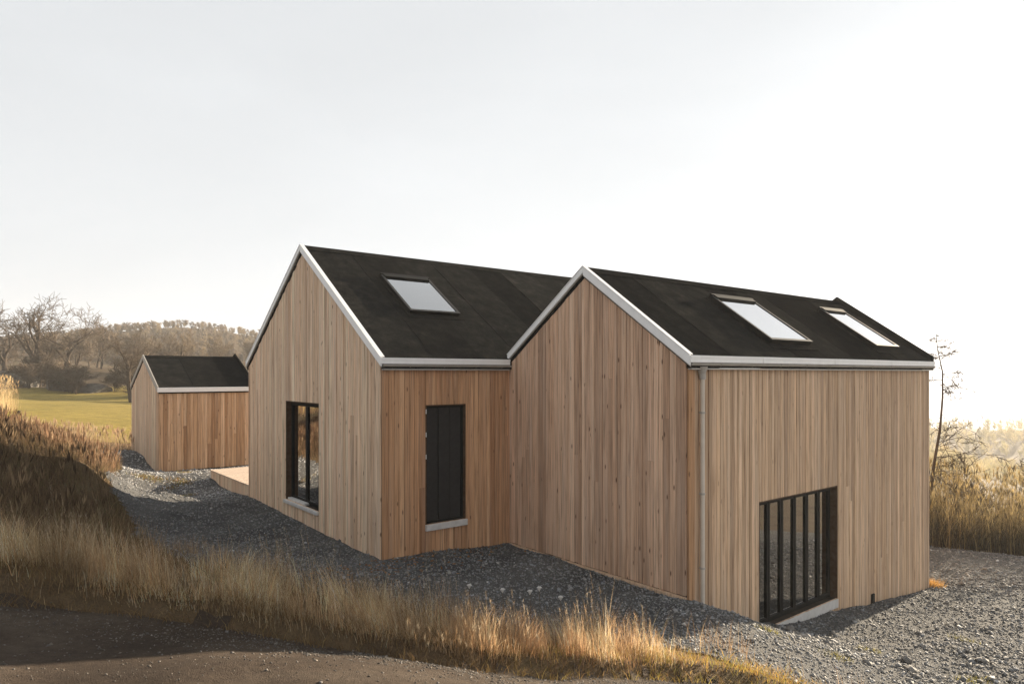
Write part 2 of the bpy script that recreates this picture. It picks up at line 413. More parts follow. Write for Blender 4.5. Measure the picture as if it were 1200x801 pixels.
_cp = []
def cp(x, y, zrel): _cp.append((x, y, zrel + CAMZ))
for u, v, z in [(0, 0, -3.17), (0, 3.4, -3.12), (0, 6.85, -3.06), (0, 10.3, -3.02), (1.3, 0, -3.22), (2.77, 0, -3.31), (2.77, -2, -3.31), (2.77, -4.19, -3.32),
                (3.5, -4.19, -3.66), (4.6, -4.19, -4.12), (7.3, -4.19, -4.47), (11.59, -4.19, -4.88), (11.6, 0, -4.9), (6, 3, -3.6), (9.5, 7, -3.9), (4, 10, -3.15), (14, 6, -4.9)]:
    p = H2W(u, v); cp(p.x, p.y, z)
for t in [(-5.9, 11.8, -3.0), (0, 9.05, -3.2), (1.3, 8.7, -3.3), (2.12, 7.9, -3.10), (2.95, 8.75, -3.22), (3.9, 8.92, -3.55), (6.9, 11, -4.32), (13.2, 19.15, -5.1),
          (11.7, 18.8, -5.0), (10.8, 14.6, -4.8), (7.0, 9.5, -4.2), (3.85, 7.7, -3.5), (2.14, 6.6, -3.0), (6, 5.5, -3.7), (10, 8, -4.6), (16, 14, -5.4),
          (-3.9, 5.22, -1.75), (-2.65, 5.3, -1.95), (-1.31, 5.24, -2.15), (0, 5.47, -2.42), (1.1, 5.93, -2.70),
          (-1.14, 4.57, -1.92), (-1.94, 3.75, -1.69), (0, 3.2, -1.80), (0, 0, -1.62), (-3, 2, -1.5), (3, 2, -2.2), (6, 3, -2.9), (1.2, 4.3, -2.25), (2.6, 5.2, -2.75),
          (-5.5, 3.5, -1.45), (-9, 4, -1.2), (-14, 5, -0.9), (-4, -4, -1.4), (4, -4, -2.0), (-12, -6, -0.8), (12, -6, -3.2),
          (-4.5, 6.5, -1.78), (-2.5, 6.6, -2.08), (-1, 7, -2.55), (0.5, 7, -2.80), (-2.5, 8.5, -2.92), (-5, 9.5, -2.62), (-3.8, 8.0, -2.5),
          (-6.5, 7.5, -1.75), (-7.5, 9.2, -1.85), (-9.0, 10.5, -1.45), (-9.3, 14.05, -1.70), (-10, 13.3, -1.32), (-8.5, 14.9, -2.5), (-7.6, 12.6, -2.7), (-12, 12, -1.0), (-16, 14, -1.2), (-13, 9, -0.9),
          (-11, 17, -2.05), (-13, 16.5, -1.65), (-12.0, 19.5, -2.45), (-12.4, 22, -2.75), (-15, 22, -2.35), (-20, 30, -2.35), (-16, 30, -2.6), (-14, 26, -2.8),
          (-9.8, 17.4, -3.0), (-9.6, 20.3, -3.0), (-10.7, 20.7, -3.0), (-12.6, 21.5, -2.88), (-9, 25, -3.0), (-20, 22, -2.0), (-25, 28, -2.0),
          (-25, 45, -2.4), (-40, 60, -2.1), (-20, 60, -3.0), (-60, 80, -1.6), (-60, 55, -1.0), (-40, 40, -1.6), (-60, 95, -0.3), (-45, 85, -1.2), (-30, 85, -2), (-5, 60, -4), (-10, 90, -2.5),
          (-80, 130, 1.5), (-40, 130, 0), (0, 130, -3), (-135, 200, 9.0), (-112, 205, 12.5), (-90, 205, 12.0), (-70, 205, 10.0), (-30, 210, 7), (-200, 200, 4), (-100, 330, 4), (20, 230, 0), (-180, 80, 3), (-120, 100, 2.5),
          (20, 25, -6.6), (30, 40, -10), (60, 60, -15), (60, 20, -11), (30, 5, -8), (60, 120, -18), (120, 150, -27), (160, 220, -34), (220, 330, -27), (310, 330, -28), (150, 340, -26), (400, 300, -29), (330, 460, -52), (190, 470, -50), (350, 600, -75), (120, 330, -30),
          (0, 560, -30), (0, 400, -14), (-300, 450, -8), (-350, 0, 5), (550, 0, -60), (250, 60, -40), (0, -150, -3), (-200, -150, 3), (200, -150, -20)]:
    cp(*t)
_C = np.array(_cp)
def _phi(r2): return 0.5 * r2 * np.log(r2 + 1e-9)
_S = 20.0
_n = len(_C)
_P = _C[:, :2] / _S
_K = _phi(((_P[:, None] - _P[None]) ** 2).sum(-1)) + np.eye(_n) * 2e-5
_Q = np.c_[np.ones(_n), _P]
_W = np.linalg.solve(np.block([[_K, _Q], [_Q.T, np.zeros((3, 3))]]), np.r_[_C[:, 2], 0, 0, 0])

def _hash(ix, iy, s):
    v = np.sin(ix * 127.1 + iy * 311.7 + s * 74.7) * 43758.5453
    return v - np.floor(v)
def vnoise(x, y, s=0):
    ix, iy = np.floor(x), np.floor(y); fx, fy = x - ix, y - iy
    fx = fx * fx * (3 - 2 * fx); fy = fy * fy * (3 - 2 * fy)
    return (_hash(ix, iy, s) * (1 - fx) + _hash(ix + 1, iy, s) * fx) * (1 - fy) + (_hash(ix, iy + 1, s) * (1 - fx) + _hash(ix + 1, iy + 1, s) * fx) * fy
def fbm(x, y, s=0, o=4):
    r = 0; a = 0.5
    for i in range(o):
        r = r + a * vnoise(x * 2 ** i, y * 2 ** i, s + i); a *= 0.5
    return r
VERGE = [(-40, 12.5), (-14, 7.2), (-8, 5.75), (-3.9, 5.25), (-2.65, 5.3), (-1.3, 5.28), (0, 5.5), (1.1, 5.95), (2.1, 6.45), (3.2, 6.35), (6, 5.0), (14, 1.0)]
def verge_y(x):
    return np.interp(x, [p[0] for p in VERGE], [p[1] for p in VERGE]) + (fbm(np.asarray(x) * 1.3, 0 * np.asarray(x), 21) - 0.47) * 0.35
def height(x, y):
    x = np.asarray(x, float); y = np.asarray(y, float)
    sh = x.shape; x = x.ravel(); y = y.ravel()
    out = np.empty(len(x))
    for i in range(0, len(x), 40000):
        q = np.c_[x[i:i + 40000], y[i:i + 40000]] / _S
        d2 = ((q[:, None] - _P[None]) ** 2).sum(-1)
        out[i:i + 40000] = _phi(d2) @ _W[:_n] + _W[_n] + q @ _W[_n + 1:]
    _t = np.clip((y - verge_y(x)) / 0.14, 0, 1); _t = _t * _t * (3 - 2 * _t)
    out += 0.15 * _t * np.exp(-(np.maximum(y - verge_y(x), 0) / 1.6) ** 2) * np.clip((x + 12) / 3, 0, 1) * np.clip((3.5 - x) / 1.5, 0, 1)
    r = np.hypot(x, y - 10)
    out += (fbm(x * 1.1, y * 1.1, 61) - 0.47) * 0.55 * np.clip((-7.3 - x) / 1.2, 0, 1) * np.clip((y - 8) / 2, 0, 1) * np.clip((19 - y) / 2, 0, 1)
    out += (fbm(x * 1.7, y * 1.7, 3) - 0.47) * 0.10 + (fbm(x * 0.05, y * 0.05, 9) - 0.47) * np.clip((r - 40) / 80, 0, 1) * 5
    return out.reshape(sh)

def axis(lo, hi, step, far_lo, far_hi):
    mid = list(np.arange(lo, hi + 1e-6, step))
    a = []; s = step; p = hi
    while p < far_hi: s *= 1.09; p += min(s, 9.0); a.append(p)
    b = []; s = step; p = lo
    while p > far_lo: s *= 1.09; p -= min(s, 9.0); b.append(p)
    return np.array(b[::-1] + mid + a)
GX = axis(-13, 14, 0.13, -420, 600)
GY = axis(1.5, 23, 0.13, -120, 600)
XX, YY = np.meshgrid(GX, GY)
ZZ = height(XX, YY)
NXg = len(GX)

def inside_poly(x, y, poly):
    res = np.zeros(np.shape(x), bool)
    n = len(poly)
    for i in range(n):
        x0, y0 = poly[i]; x1, y1 = poly[(i + 1) % n]
        c = ((y0 > y) != (y1 > y)) & (x < (x1 - x0) * (y - y0) / (y1 - y0 + 1e-12) + x0)
        res ^= c
    return res

CX = (XX[:-1, :-1] + XX[1:, 1:]) / 2; CY = (YY[:-1, :-1] + YY[1:, 1:]) / 2
cu, cv = W2H(CX, CY)
def footprint(u, v, inset):
    a = (u > inset) & (u < 9.5 - inset) & (v > -inset) & (v < 6.85 - inset) & ((v > inset) | (u > 2.768 + inset))
    b = (u > 2.768 + inset) & (u < 11.59 - inset) & (v > -4.19 + inset) & (v < inset)
    return a | b
hole = footprint(cu, cv, 0.12)
idx = (np.arange(len(GY) - 1)[:, None] * NXg + np.arange(NXg - 1)[None])
def sheet(name, mask, mat, lift):
    q = idx[mask]
    F = np.stack([q, q + 1, q + 1 + NXg, q + NXg], 1)
    used, inv = np.unique(F, return_inverse=True)
    V = np.stack([XX.ravel()[used], YY.ravel()[used], ZZ.ravel()[used] + lift], 1)
    return link(name, npmesh(name, V, inv.reshape(F.shape), mat, smooth=True))

YARD = [(-14.0, 22.2), (-11.8, 20.6), (-10.6, 18.0), (-8.7, 15.0), (-6.6, 11.9), (-4.6, 9.9), (-2.6, 8.35), (-0.2, 7.6), (1.6, 7.15), (2.6, 6.75), (3.6, 6.55), (7, 5.2), (16, 3), (30, 10), (19, 18.6), (12.5, 20.3), (9.5, 21.5),
        (6, 21), (4, 20), (-3, 26), (-8.5, 27), (-13, 24)]
jit = (fbm(CX * 1.1, CY * 1.1, 31) - 0.47) * 0.9
jit2 = (fbm(CX * 1.1, CY * 1.1, 57) - 0.47) * 0.9
yard = inside_poly(CX + jit, CY + jit2, YARD) & ~hole
roadm = (CY < verge_y(CX)) & (CX > -45) & (CX < 14) & (CY > -20) & ~yard
lawn = inside_poly(CX, CY, [(-15.5, 25.5), (-13.5, 29), (-11, 40), (-9, 74), (-38, 78), (-52, 66), (-62, 60), (-60, 40), (-30, 30), (-20, 26)])
ground = sheet('ground', ~hole, M['earth'], 0.0)
tag(ground, 'dead brown turf and earth of the slope around the house', None, kind='structure')
o = sheet('gravel_yard', yard, M['gravel_bed'], 0.012); tag(o, 'grey crushed stone yard around the timber house', None, kind='structure')
yard_obj = o
o = sheet('road', roadm, M['road'], 0.012); tag(o, 'packed brown gravel road along the bottom edge', None, kind='structure')
o = sheet('lawn', lawn & ~yard, M['lawn'], 0.02); tag(o, 'sunlit yellow green lawn left of the shed', None, kind='structure')

# ------------------------------------------------------------------ house
ROT = math.atan2(E1.y, E1.x)
house = empty('timber_house', (A.x, A.y, HZ), ROT)
tag(house, 'large timber clad house of two joined gabled volumes with black felt roofs', 'house')
def zl(zrel): return zrel + CAMZ - HZ        # height relative to the eye -> house local

def clad(parent_obj, kind, at, s0, s1, zbot, ztop, holes, mat, wall_name, backing_bottom, thick=0.20, snaps=(), special=None, widths=(0.08, 0.10, 0.10, 0.125), name='plank', joints=0.09):
    """one wall: backing slab (part) with one child object per board.
    kind 'G': runs along local y at x = at, faces -x.  kind 'S': runs along local x at y = at, faces -y."""
    def place(s, d, z): return (at - d, s, z) if kind == 'G' else (s, at - d, z)
    cuts = sorted(set([s0, s1] + [h for H in holes for h in H[:2]] + list(snaps)))
    mb = MB()
    for a, b in zip(cuts[:-1], cuts[1:]):
        segs = [(backing_bottom, None)]
        for (h0, h1, z0, z1) in holes:
            if a >= h0 - 1e-6 and b <= h1 + 1e-6: segs = [(backing_bottom, z0), (z1, None)]
        for lo, hi in segs:
            ta, tb = (hi, hi) if hi is not None else (ztop(a) - 0.02, ztop(b) - 0.02)
            vs = [place(a, 0, lo), place(b, 0, lo), place(b, 0, tb), place(a, 0, ta), place(a, -thick, lo), place(b, -thick, lo), place(b, -thick, tb), place(a, -thick, ta)]
            mb.add(vs, [(0, 1, 2, 3), (5, 4, 7, 6), (0, 4, 5, 1), (3, 2, 6, 7), (0, 3, 7, 4), (1, 5, 6, 2)])
    wall = mb.build(wall_name, M['back'], parent_obj)
    for a, b in zip(cuts[:-1], cuts[1:]):
        ws = []; tot = 0.0
        while tot < (b - a) - 0.05:
            w = random.choice(widths); ws.append(w); tot += w
        if not ws: ws = [b - a]; tot = b - a
        k = (b - a) / tot
        s = a
        for w in ws:
            w *= k; c0, c1 = s + 0.002, s + w - 0.002; s += w
            segs = [(zbot, None)]
            for (h0, h1, z0, z1) in holes:
                if c0 > h0 - 1e-3 and c1 < h1 + 1e-3: segs = [(zbot, z0), (z1, None)]
            if len(segs) == 1 and random.random() < joints and ztop(c0) - zbot > 2.2:
                zj = zbot + random.uniform(0.25, 0.75) * (min(ztop(c0), ztop(c1)) - zbot); segs = [(zbot, zj - 0.002), (zj + 0.001, None)]
            for lo, hi in segs:
                if hi is not None and hi - lo < 0.03: continue
                t0, t1 = (hi, hi) if hi is not None else (ztop(c0), ztop(c1))
                d = 0.024 + random.choice((0, 0, 0.004, 0.010)) + random.uniform(0, 0.003)
                ww = c1 - c0; ch = 0.0055
                sec = [(0, 0.002), (0, d - ch), (ch, d), (ww - ch, d), (ww, d - ch), (ww, 0.002)]
                lo2 = lo + random.uniform(-0.006, 0.006) * (1 if lo == zbot else 0)
                vs = []
                for (q, dd) in sec:
                    p = place(q, dd, 0); vs.append((p[0] - (at if kind == 'G' else 0), p[1] - (0 if kind == 'G' else at), 0.0))
                for (q, dd) in sec:
                    p = place(q, dd, 0); vs.append((p[0] - (at if kind == 'G' else 0), p[1] - (0 if kind == 'G' else at), t0 + (t1 - t0) * q / ww - lo2))
                n = 6
                fs = [tuple(range(n))[::-1], tuple(range(n, 2 * n))] + [(i, (i + 1) % n, n + (i + 1) % n, n + i) for i in range(n)]
                if kind == 'S': fs = [f[::-1] for f in fs]
                mm = special(c0) if special and special(c0) else mat
                link(name, pymesh(name, vs, [f[::-1] for f in fs], mm), wall, place(c0, 0, lo2))
    return wall

EAVE = zl(0.245); ZAL = zl(2.645); ZAR = zl(1.79)
WL, WR = 6.85, 4.19
U0L, U1L, U0R, U1R = 0.0, 9.5, 2.768, 11.59
VML, VMR = WL / 2, -WR / 2
KL = (ZAL - EAVE) / (WL / 2 + 0.10); KR = (ZAR - EAVE) / (WR / 2 + 0.10)
UND = 0.17                                    # roof build-up, measured vertically
def top_l(v): return ZAL - abs(v - VML) * KL - UND - 0.004
def top_r(v): return ZAR - abs(v - VMR) * KR - UND - 0.004

WIN = (2.57, 4.37, zl(-2.75), zl(-0.60))
DOOR = (0.857, 1.719, zl(-2.68), zl(-0.565))
BIG = (U0R + 1.87, U0R + 4.53, zl(-4.22), zl(-2.105))
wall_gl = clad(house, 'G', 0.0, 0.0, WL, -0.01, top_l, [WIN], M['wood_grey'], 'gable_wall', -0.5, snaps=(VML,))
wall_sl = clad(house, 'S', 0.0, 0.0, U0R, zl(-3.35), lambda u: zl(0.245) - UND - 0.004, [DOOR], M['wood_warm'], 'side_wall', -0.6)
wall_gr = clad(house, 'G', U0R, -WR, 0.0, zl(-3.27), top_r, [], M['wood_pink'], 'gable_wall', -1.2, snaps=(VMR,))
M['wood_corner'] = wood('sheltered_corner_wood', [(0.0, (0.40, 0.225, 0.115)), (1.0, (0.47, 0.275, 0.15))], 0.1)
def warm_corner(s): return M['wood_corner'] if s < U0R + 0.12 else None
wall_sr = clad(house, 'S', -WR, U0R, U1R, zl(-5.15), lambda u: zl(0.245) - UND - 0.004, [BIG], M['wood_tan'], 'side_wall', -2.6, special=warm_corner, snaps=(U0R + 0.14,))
# back walls and floors close the shell
mb = MB(); mb.box(U1L - 0.2, U1L, 0.2, WL - 0.2, -1.5, EAVE - 0.2); mb.prism([(0, EAVE - 0.2), (WL, EAVE - 0.2), (VML, top_l(VML) - 0.02)], U1L - 0.2, U1L, 0)
mb.box(0.2, U1L, WL - 0.2, WL, -1.0, top_l(WL)); mb.build('rear_wall', M['wood_grey'], house)
mb = MB(); mb.box(U1R - 0.2, U1R, -WR + 0.2, -0.002, -2.6, EAVE - 0.2); mb.prism([(-WR, EAVE - 0.2), (0, EAVE - 0.2), (VMR, top_r(VMR) - 0.02)], U1R - 0.2, U1R, 0)
mb.build('end_wall', M['wood_tan'], house)
mb = MB(); mb.box(U0R + 0.2, U1R - 0.2, -0.2, -0.002, -2.6, EAVE - 0.25); mb.build('party_wall', M['inside'], house)
mb = MB(); mb.box(0.2, U1L - 0.2, 0.2, WL - 0.2, zl(-2.95), zl(-2.76)); mb.build('floor', M['inside'], house)
mb = MB(); mb.box(U0R + 0.2, U1R - 0.2, -WR + 0.2, -0.2, zl(-4.5), zl(-4.24)); mb.build('floor', M['inside'], house)
mb = MB(); mb.box(U0R + 0.2, U1R - 0.2, -WR + 0.2, -0.2, zl(-1.75), zl(-1.5)); mb.build('ceiling', M['inside'], house)
# thin base board along the inner gable
mb = MB(); mb.box(U0R - 0.065, U0R - 0.001, -WR + 0.0, -0.05, zl(-3.36), zl(-3.285)); mb.build('base_board', M['wood_tan'], house, bevel=0.004)

def slope_poly(vr, zr, ve, ze, t0, t1):
    """slab of a slope between ridge and eave in (v, z), vertical offsets t0 (bottom) .. t1 (top)"""
    return [(ve, ze + t0), (vr, zr + t0), (vr, zr + t1), (ve, ze + t1)]

def gable_roof(parent, u0, u1, vm, half, zr, ze, oh_e, oh_u, seams, name_trim_far, valley=None, sheet_w=1.02):
    """black felt roof: slabs, felt sheets lapped sideways, rake trims with a mitre at the ridge"""
    parts = {}
    mb = MB()
    sides = [(-1, vm - half - oh_e), (1, vm + half + (oh_e if valley is None else valley))]
    k = (zr - ze) / (half + oh_e)
    for sg, ve in sides:
        zee = zr - abs(ve - vm) * k
        mb.prism(slope_poly(vm, zr, ve, zee, -UND, -0.012), u0 - oh_u + 0.03, u1 + oh_u - 0.03, 0)
    roof = mb.build('roof', M['felt'], parent)
    for sg, ve in sides:
        zee = zr - abs(ve - vm) * k
        u = u0 - oh_u + 0.05
        end = u1 + oh_u - 0.04
        i = 0
        while u < end - 0.02:
            w = min(sheet_w + (random.uniform(-0.03, 0.03)), end - u)
            if end - (u + w) < 0.25: w = end - u
            t = 0.003 + 0.006 * (i % 2) + random.uniform(0, 0.002)
            mb = MB(); mb.prism(slope_poly(vm, zr, ve, zee, -0.011, t), 0.0, w + (0.05 if u + w < end - 0.01 else 0), 0)
            mb.build('felt_sheet', M['felt'], roof, (u, 0, 0))
            u += w; i += 1
    mb = MB()                                       # ridge strip
    for sg in (-1, 1): mb.prism([(vm, zr + 0.012), (vm + sg * 0.16, zr - 0.16 * k + 0.012), (vm + sg * 0.16, zr - 0.16 * k + 0.022), (vm, zr + 0.022)], u0 - oh_u + 0.05, u1 + oh_u - 0.05, 0)
    mb.build('ridge_strip', M['felt'], roof)
    return roof, sides, k

def rake_trim(parent, u_face, thick, vm, zr, ve_list, k, up, down, mat, name, cap=True):
    for ve in ve_list:
        ze = zr - abs(ve - vm) * k
        dn = down * (0.62 if ve > vm else 1.0)
        mb = MB(); mb.prism(slope_poly(vm, zr, ve, ze, -dn, up), u_face, u_face + thick, 0)
        t = mb.build(name, mat, parent, bevel=0.004)
        if cap:
            mb = MB(); mb.prism(slope_poly(vm, zr, ve, ze, up + 0.001, up + 0.012), u_face - 0.008, u_face + thick + 0.035, 0)
            mb.build('trim_cap', mat, t)

roof_l, sides_l, k_l = gable_roof(house, U0L, U1L, VML, WL / 2, ZAL, EAVE, 0.10, 0.07, None, None, None)
roof_r, sides_r, k_r = gable_roof(house, U0R, U1R, VMR, WR / 2, ZAR, EAVE, 0.10, 0.07, None, None, -0.02)
rake_trim(house, U0L - 0.075, 0.045, VML, ZAL, [s[1] for s in sides_l], k_l, 0.026, 0.128, M['trim'], 'rake_trim')
rake_trim(house, U0R - 0.075, 0.045, VMR, ZAR, [s[1] for s in sides_r], k_r, 0.026, 0.128, M['trim'], 'rake_trim')
rake_trim(house, U1R + 0.03, 0.05, VMR, ZAR, [s[1] for s in sides_r], k_r, 0.13, 0.16, M['felt'], 'rake_upstand', cap=False)
# thin darker zinc strip under each rake trim
for (u_, vm, zr, sd, k) in ((U0L, VML, ZAL, sides_l, k_l), (U0R, VMR, ZAR, sides_r, k_r)):
    for s in sd:
        mb = MB(); mb.prism(slope_poly(vm, zr, s[1], zr - abs(s[1] - vm) * k, -0.128 * (0.62 if s[1] > vm else 1.0) - 0.02, -0.128 * (0.62 if s[1] > vm else 1.0) - 0.001), u_ - 0.058, u_ - 0.034, 0); mb.build('drip_strip', M['zinc'], house)

def eave(parent, u0, u1, v_eave, gutter=True, joints=()):
    mb = MB(); mb.box(u0, u1, v_eave - 0.022, v_eave - 0.002, EAVE - 0.088, EAVE + 0.012); f = mb.build('eave_fascia', M['trim'], parent, bevel=0.003)
    mb = MB(); mb.box(u0, u1, v_eave - 0.030, v_eave - 0.0225, EAVE - 0.020, EAVE + 0.016); mb.build('drip_edge', M['trim'], f)
    mb = MB(); mb.box(u0 + 0.06, u1, v_eave + 0.0, v_eave + 0.068, EAVE - UND - 0.022, EAVE - UND - 0.002); mb.build('soffit_board', M['zinc'], parent)
    u = u0 + 1.9
    while u < u1 - 0.5:
        mb = MB(); mb.box(u, u + 0.035, v_eave - 0.0335, v_eave - 0.0305, EAVE - 0.087, EAVE + 0.0145); mb.build('fascia_joint', M['trim'], f); u += 2.4
    if gutter:
        r = 0.048; n = 10; vc = v_eave + 0.028; zc = EAVE - 0.096
        sec = [(vc + r * math.cos(math.pi + math.pi * i / n), zc + r * math.sin(math.pi + math.pi * i / n)) for i in range(n + 1)]
        sec += [(vc + (r - 0.006) * math.cos(math.pi + math.pi * i / n), zc + (r - 0.006) * math.sin(math.pi + math.pi * i / n)) for i in range(n, -1, -1)]
        mb = MB(); mb.prism(sec, u0 + 0.05, u1 + 0.05, 0); g = mb.build('gutter', M['zinc'], parent)
        sec = [(vc + r * math.cos(math.pi + math.pi * i / n), zc + r * math.sin(math.pi + math.pi * i / n)) for i in range(n + 1)]
        for ue in (u0 + 0.052, u1 + 0.048): mb = MB(); mb.prism(sec, ue - 0.003, ue + 0.003, 0); mb.build('gutter_end', M['zinc'], g)
        r2 = r + 0.005
        sec = [(vc + r2 * math.cos(math.pi + math.pi * i / n), zc + r2 * math.sin(math.pi + math.pi * i / n)) for i in range(n + 1)]
        for j in joints: mb = MB(); mb.prism(sec, j - 0.012, j + 0.012, 0); mb.build('gutter_bracket', M['zinc'], g)
eave(house, U0L - 0.075, U0R - 0.078, -0.10, True, (0.5, 1.2, 1.9, 2.5))
eave(house, U0R - 0.075, U1R + 0.075, -WR - 0.10, True, [U0R + 0.7 + 0.85 * i for i in range(10)])

# downpipe at the front corner
dp = (U0R + 0.26, -WR - 0.085)
mb = MB(); mb.tube((dp[0], dp[1], zl(-3.72)), (dp[0], dp[1], EAVE - 0.33), 0.032, n=14); pipe = mb.build('downpipe', M['pipe'], house, smooth=False)
mb = MB(); mb.tube((dp[0], dp[1], EAVE - 0.34), (dp[0], dp[1] + 0.01, EAVE - 0.25), 0.046, 0.052, 14); mb.tube((dp[0], dp[1] + 0.01, EAVE - 0.25), (dp[0], dp[1] + 0.012, EAVE - 0.15), 0.052, 0.085, 14); mb.build('funnel', M['zinc'], pipe)
for zz in (-0.6, -1.8, -2.9):
    mb = MB(); mb.tube((dp[0], dp[1], zl(zz)), (dp[0], dp[1], zl(zz) + 0.03), 0.038, n=14); mb.box(dp[0] - 0.012, dp[0] + 0.012, dp[1] + 0.03, -WR - 0.036, zl(zz), zl(zz) + 0.03); mb.build('pipe_bracket', M['zinc'], pipe)

# ---- windows
def casement(kind, at, hole, leaves, depth, name, stile, curtain=None, fr=0.035, sill_t=0.05, sill_out=0.07, label=None, leaf_gap=0.004, mid=True, extra=None, sill_len=None):
    s0, s1, z0, z1 = hole
    def bx(mb, a, b, d0, d1, lo, hi):
        if kind == 'G': mb.box(at - d1, at - d0, a, b, lo, hi)
        else: mb.box(a, b, at - d1, at - d0, lo, hi)
        return mb
    # reveal lining boards
    mb = MB()
    bx(mb, s0 + 0.002, s0 + 0.022, -depth - 0.06, 0.020, z0, z1 - 0.002); bx(mb, s1 - 0.022, s1 - 0.002, -depth - 0.06, 0.020, z0, z1 - 0.002); bx(mb, s0 + 0.022, s1 - 0.022, -depth - 0.06, 0.020, z1 - 0.022, z1 - 0.002)
    win = mb.build(name, M['reveal'], house)
    if label: win['label'] = label
    a, b, lo, hi = s0 + 0.024, s1 - 0.024, z0 + 0.004, z1 - 0.024
    mb = MB()
    bx(mb, a, a + fr, -depth - 0.06, -depth, lo, hi); bx(mb, b - fr, b, -depth - 0.06, -depth, lo, hi); bx(mb, a + fr, b - fr, -depth - 0.06, -depth, hi - fr, hi); bx(mb, a + fr, b - fr, -depth - 0.06, -depth, lo, lo + fr)
    mb.build('frame', M['dark'], win)
    w = (b - a - 2 * fr) / max(leaves, 1)
    for i in range(leaves):
        la, lb = a + fr + i * w + leaf_gap, a + fr + (i + 1) * w - leaf_gap
        l0, l1 = lo + fr + leaf_gap, hi - fr - leaf_gap
        mb = MB(); dd = -depth + 0.012
        bx(mb, la, la + stile, dd - 0.055, dd, l0, l1); bx(mb, lb - stile, lb, dd - 0.055, dd, l0, l1); bx(mb, la + stile, lb - stile, dd - 0.055, dd, l1 - stile, l1); bx(mb, la + stile, lb - stile, dd - 0.055, dd, l0, l0 + stile)
        mb.build('sash', M['dark'], win)
        mb = MB(); bx(mb, la + stile - 0.004, lb - stile + 0.004, dd - 0.034, dd - 0.026, l0 + stile - 0.004, l1 - stile + 0.004)
        mb.build('pane', M['glass'], win)
    if curtain:
        n = curtain; cw = (b - a - 0.04) / n
        for i in range(n):
            mb = MB(); bx(mb, a + 0.02 + i * cw + 0.012, a + 0.02 + (i + 1) * cw - 0.012, -depth - 0.16 - 0.03 * (i % 2), -depth - 0.15 - 0.03 * (i % 2), lo + 0.03, hi)
            mb.build('blind_panel', M['curtain'], win)
    sl = sill_len or (s0 - 0.01, s1 + 0.01)
    mb = MB(); bx(mb, sl[0], sl[1], -depth - 0.05, sill_out, z0 - sill_t, z0 - 0.002); mb.build('sill', M['sill'], win, bevel=0.004)
    return win, bx
w1, bx1 = casement('G', 0.0, WIN, 2, 0.10, 'window', 0.055, None, 0.018, 0.07, 0.075)
mb = MB(); bx1(mb, 3.35, 4.30, -0.10, 0.0, WIN[2] + 0.0, WIN[2] + 0.045); mb.build('sill_batten', M['sill'], w1, bevel=0.003)
w2, bx2 = casement('S', 0.0, DOOR, 0, 0.035, 'dark_door', 0.05, None, 0.035, 0.11, 0.075)
pw = (DOOR[1] - DOOR[0] - 0.12) / 3
for i in range(3):
    mb = MB(); bx2(mb, DOOR[0] + 0.06 + i * pw + 0.010, DOOR[0] + 0.06 + (i + 1) * pw - 0.010, -0.085, -0.058 + 0.016 * (i == 1), DOOR[2] + 0.04, DOOR[3] - 0.06); mb.build('door_panel', M['doorpaint'], w2)
mb = MB(); bx2(mb, DOOR[0] + 0.03, DOOR[1] - 0.03, -0.11, -0.09, DOOR[2] + 0.01, DOOR[3] - 0.03); mb.build('door_back', M['curtain'], w2)
for zz in (-0.72, -1.13, -1.52):
    mb = MB(); bx2(mb, DOOR[0] + 0.002, DOOR[0] + 0.014, 0.021, 0.029, zl(zz), zl(zz) + 0.08); mb.build('clip', M['white_tape'], w2)
w3, bx3 = casement('S', -WR, BIG, 6, 0.11, 'folding_glass_doors', 0.046, None, 0.03, 0.16, 0.055, sill_len=(BIG[0] + 0.06, BIG[1] - 0.03))
mb = MB(); bx3(mb, BIG[0] + 4.02, BIG[0] + 4.13, 0.036, 0.065, zl(-4.75), zl(-4.42)); mb.build('wall_vent', M['dark'], house, bevel=0.004)

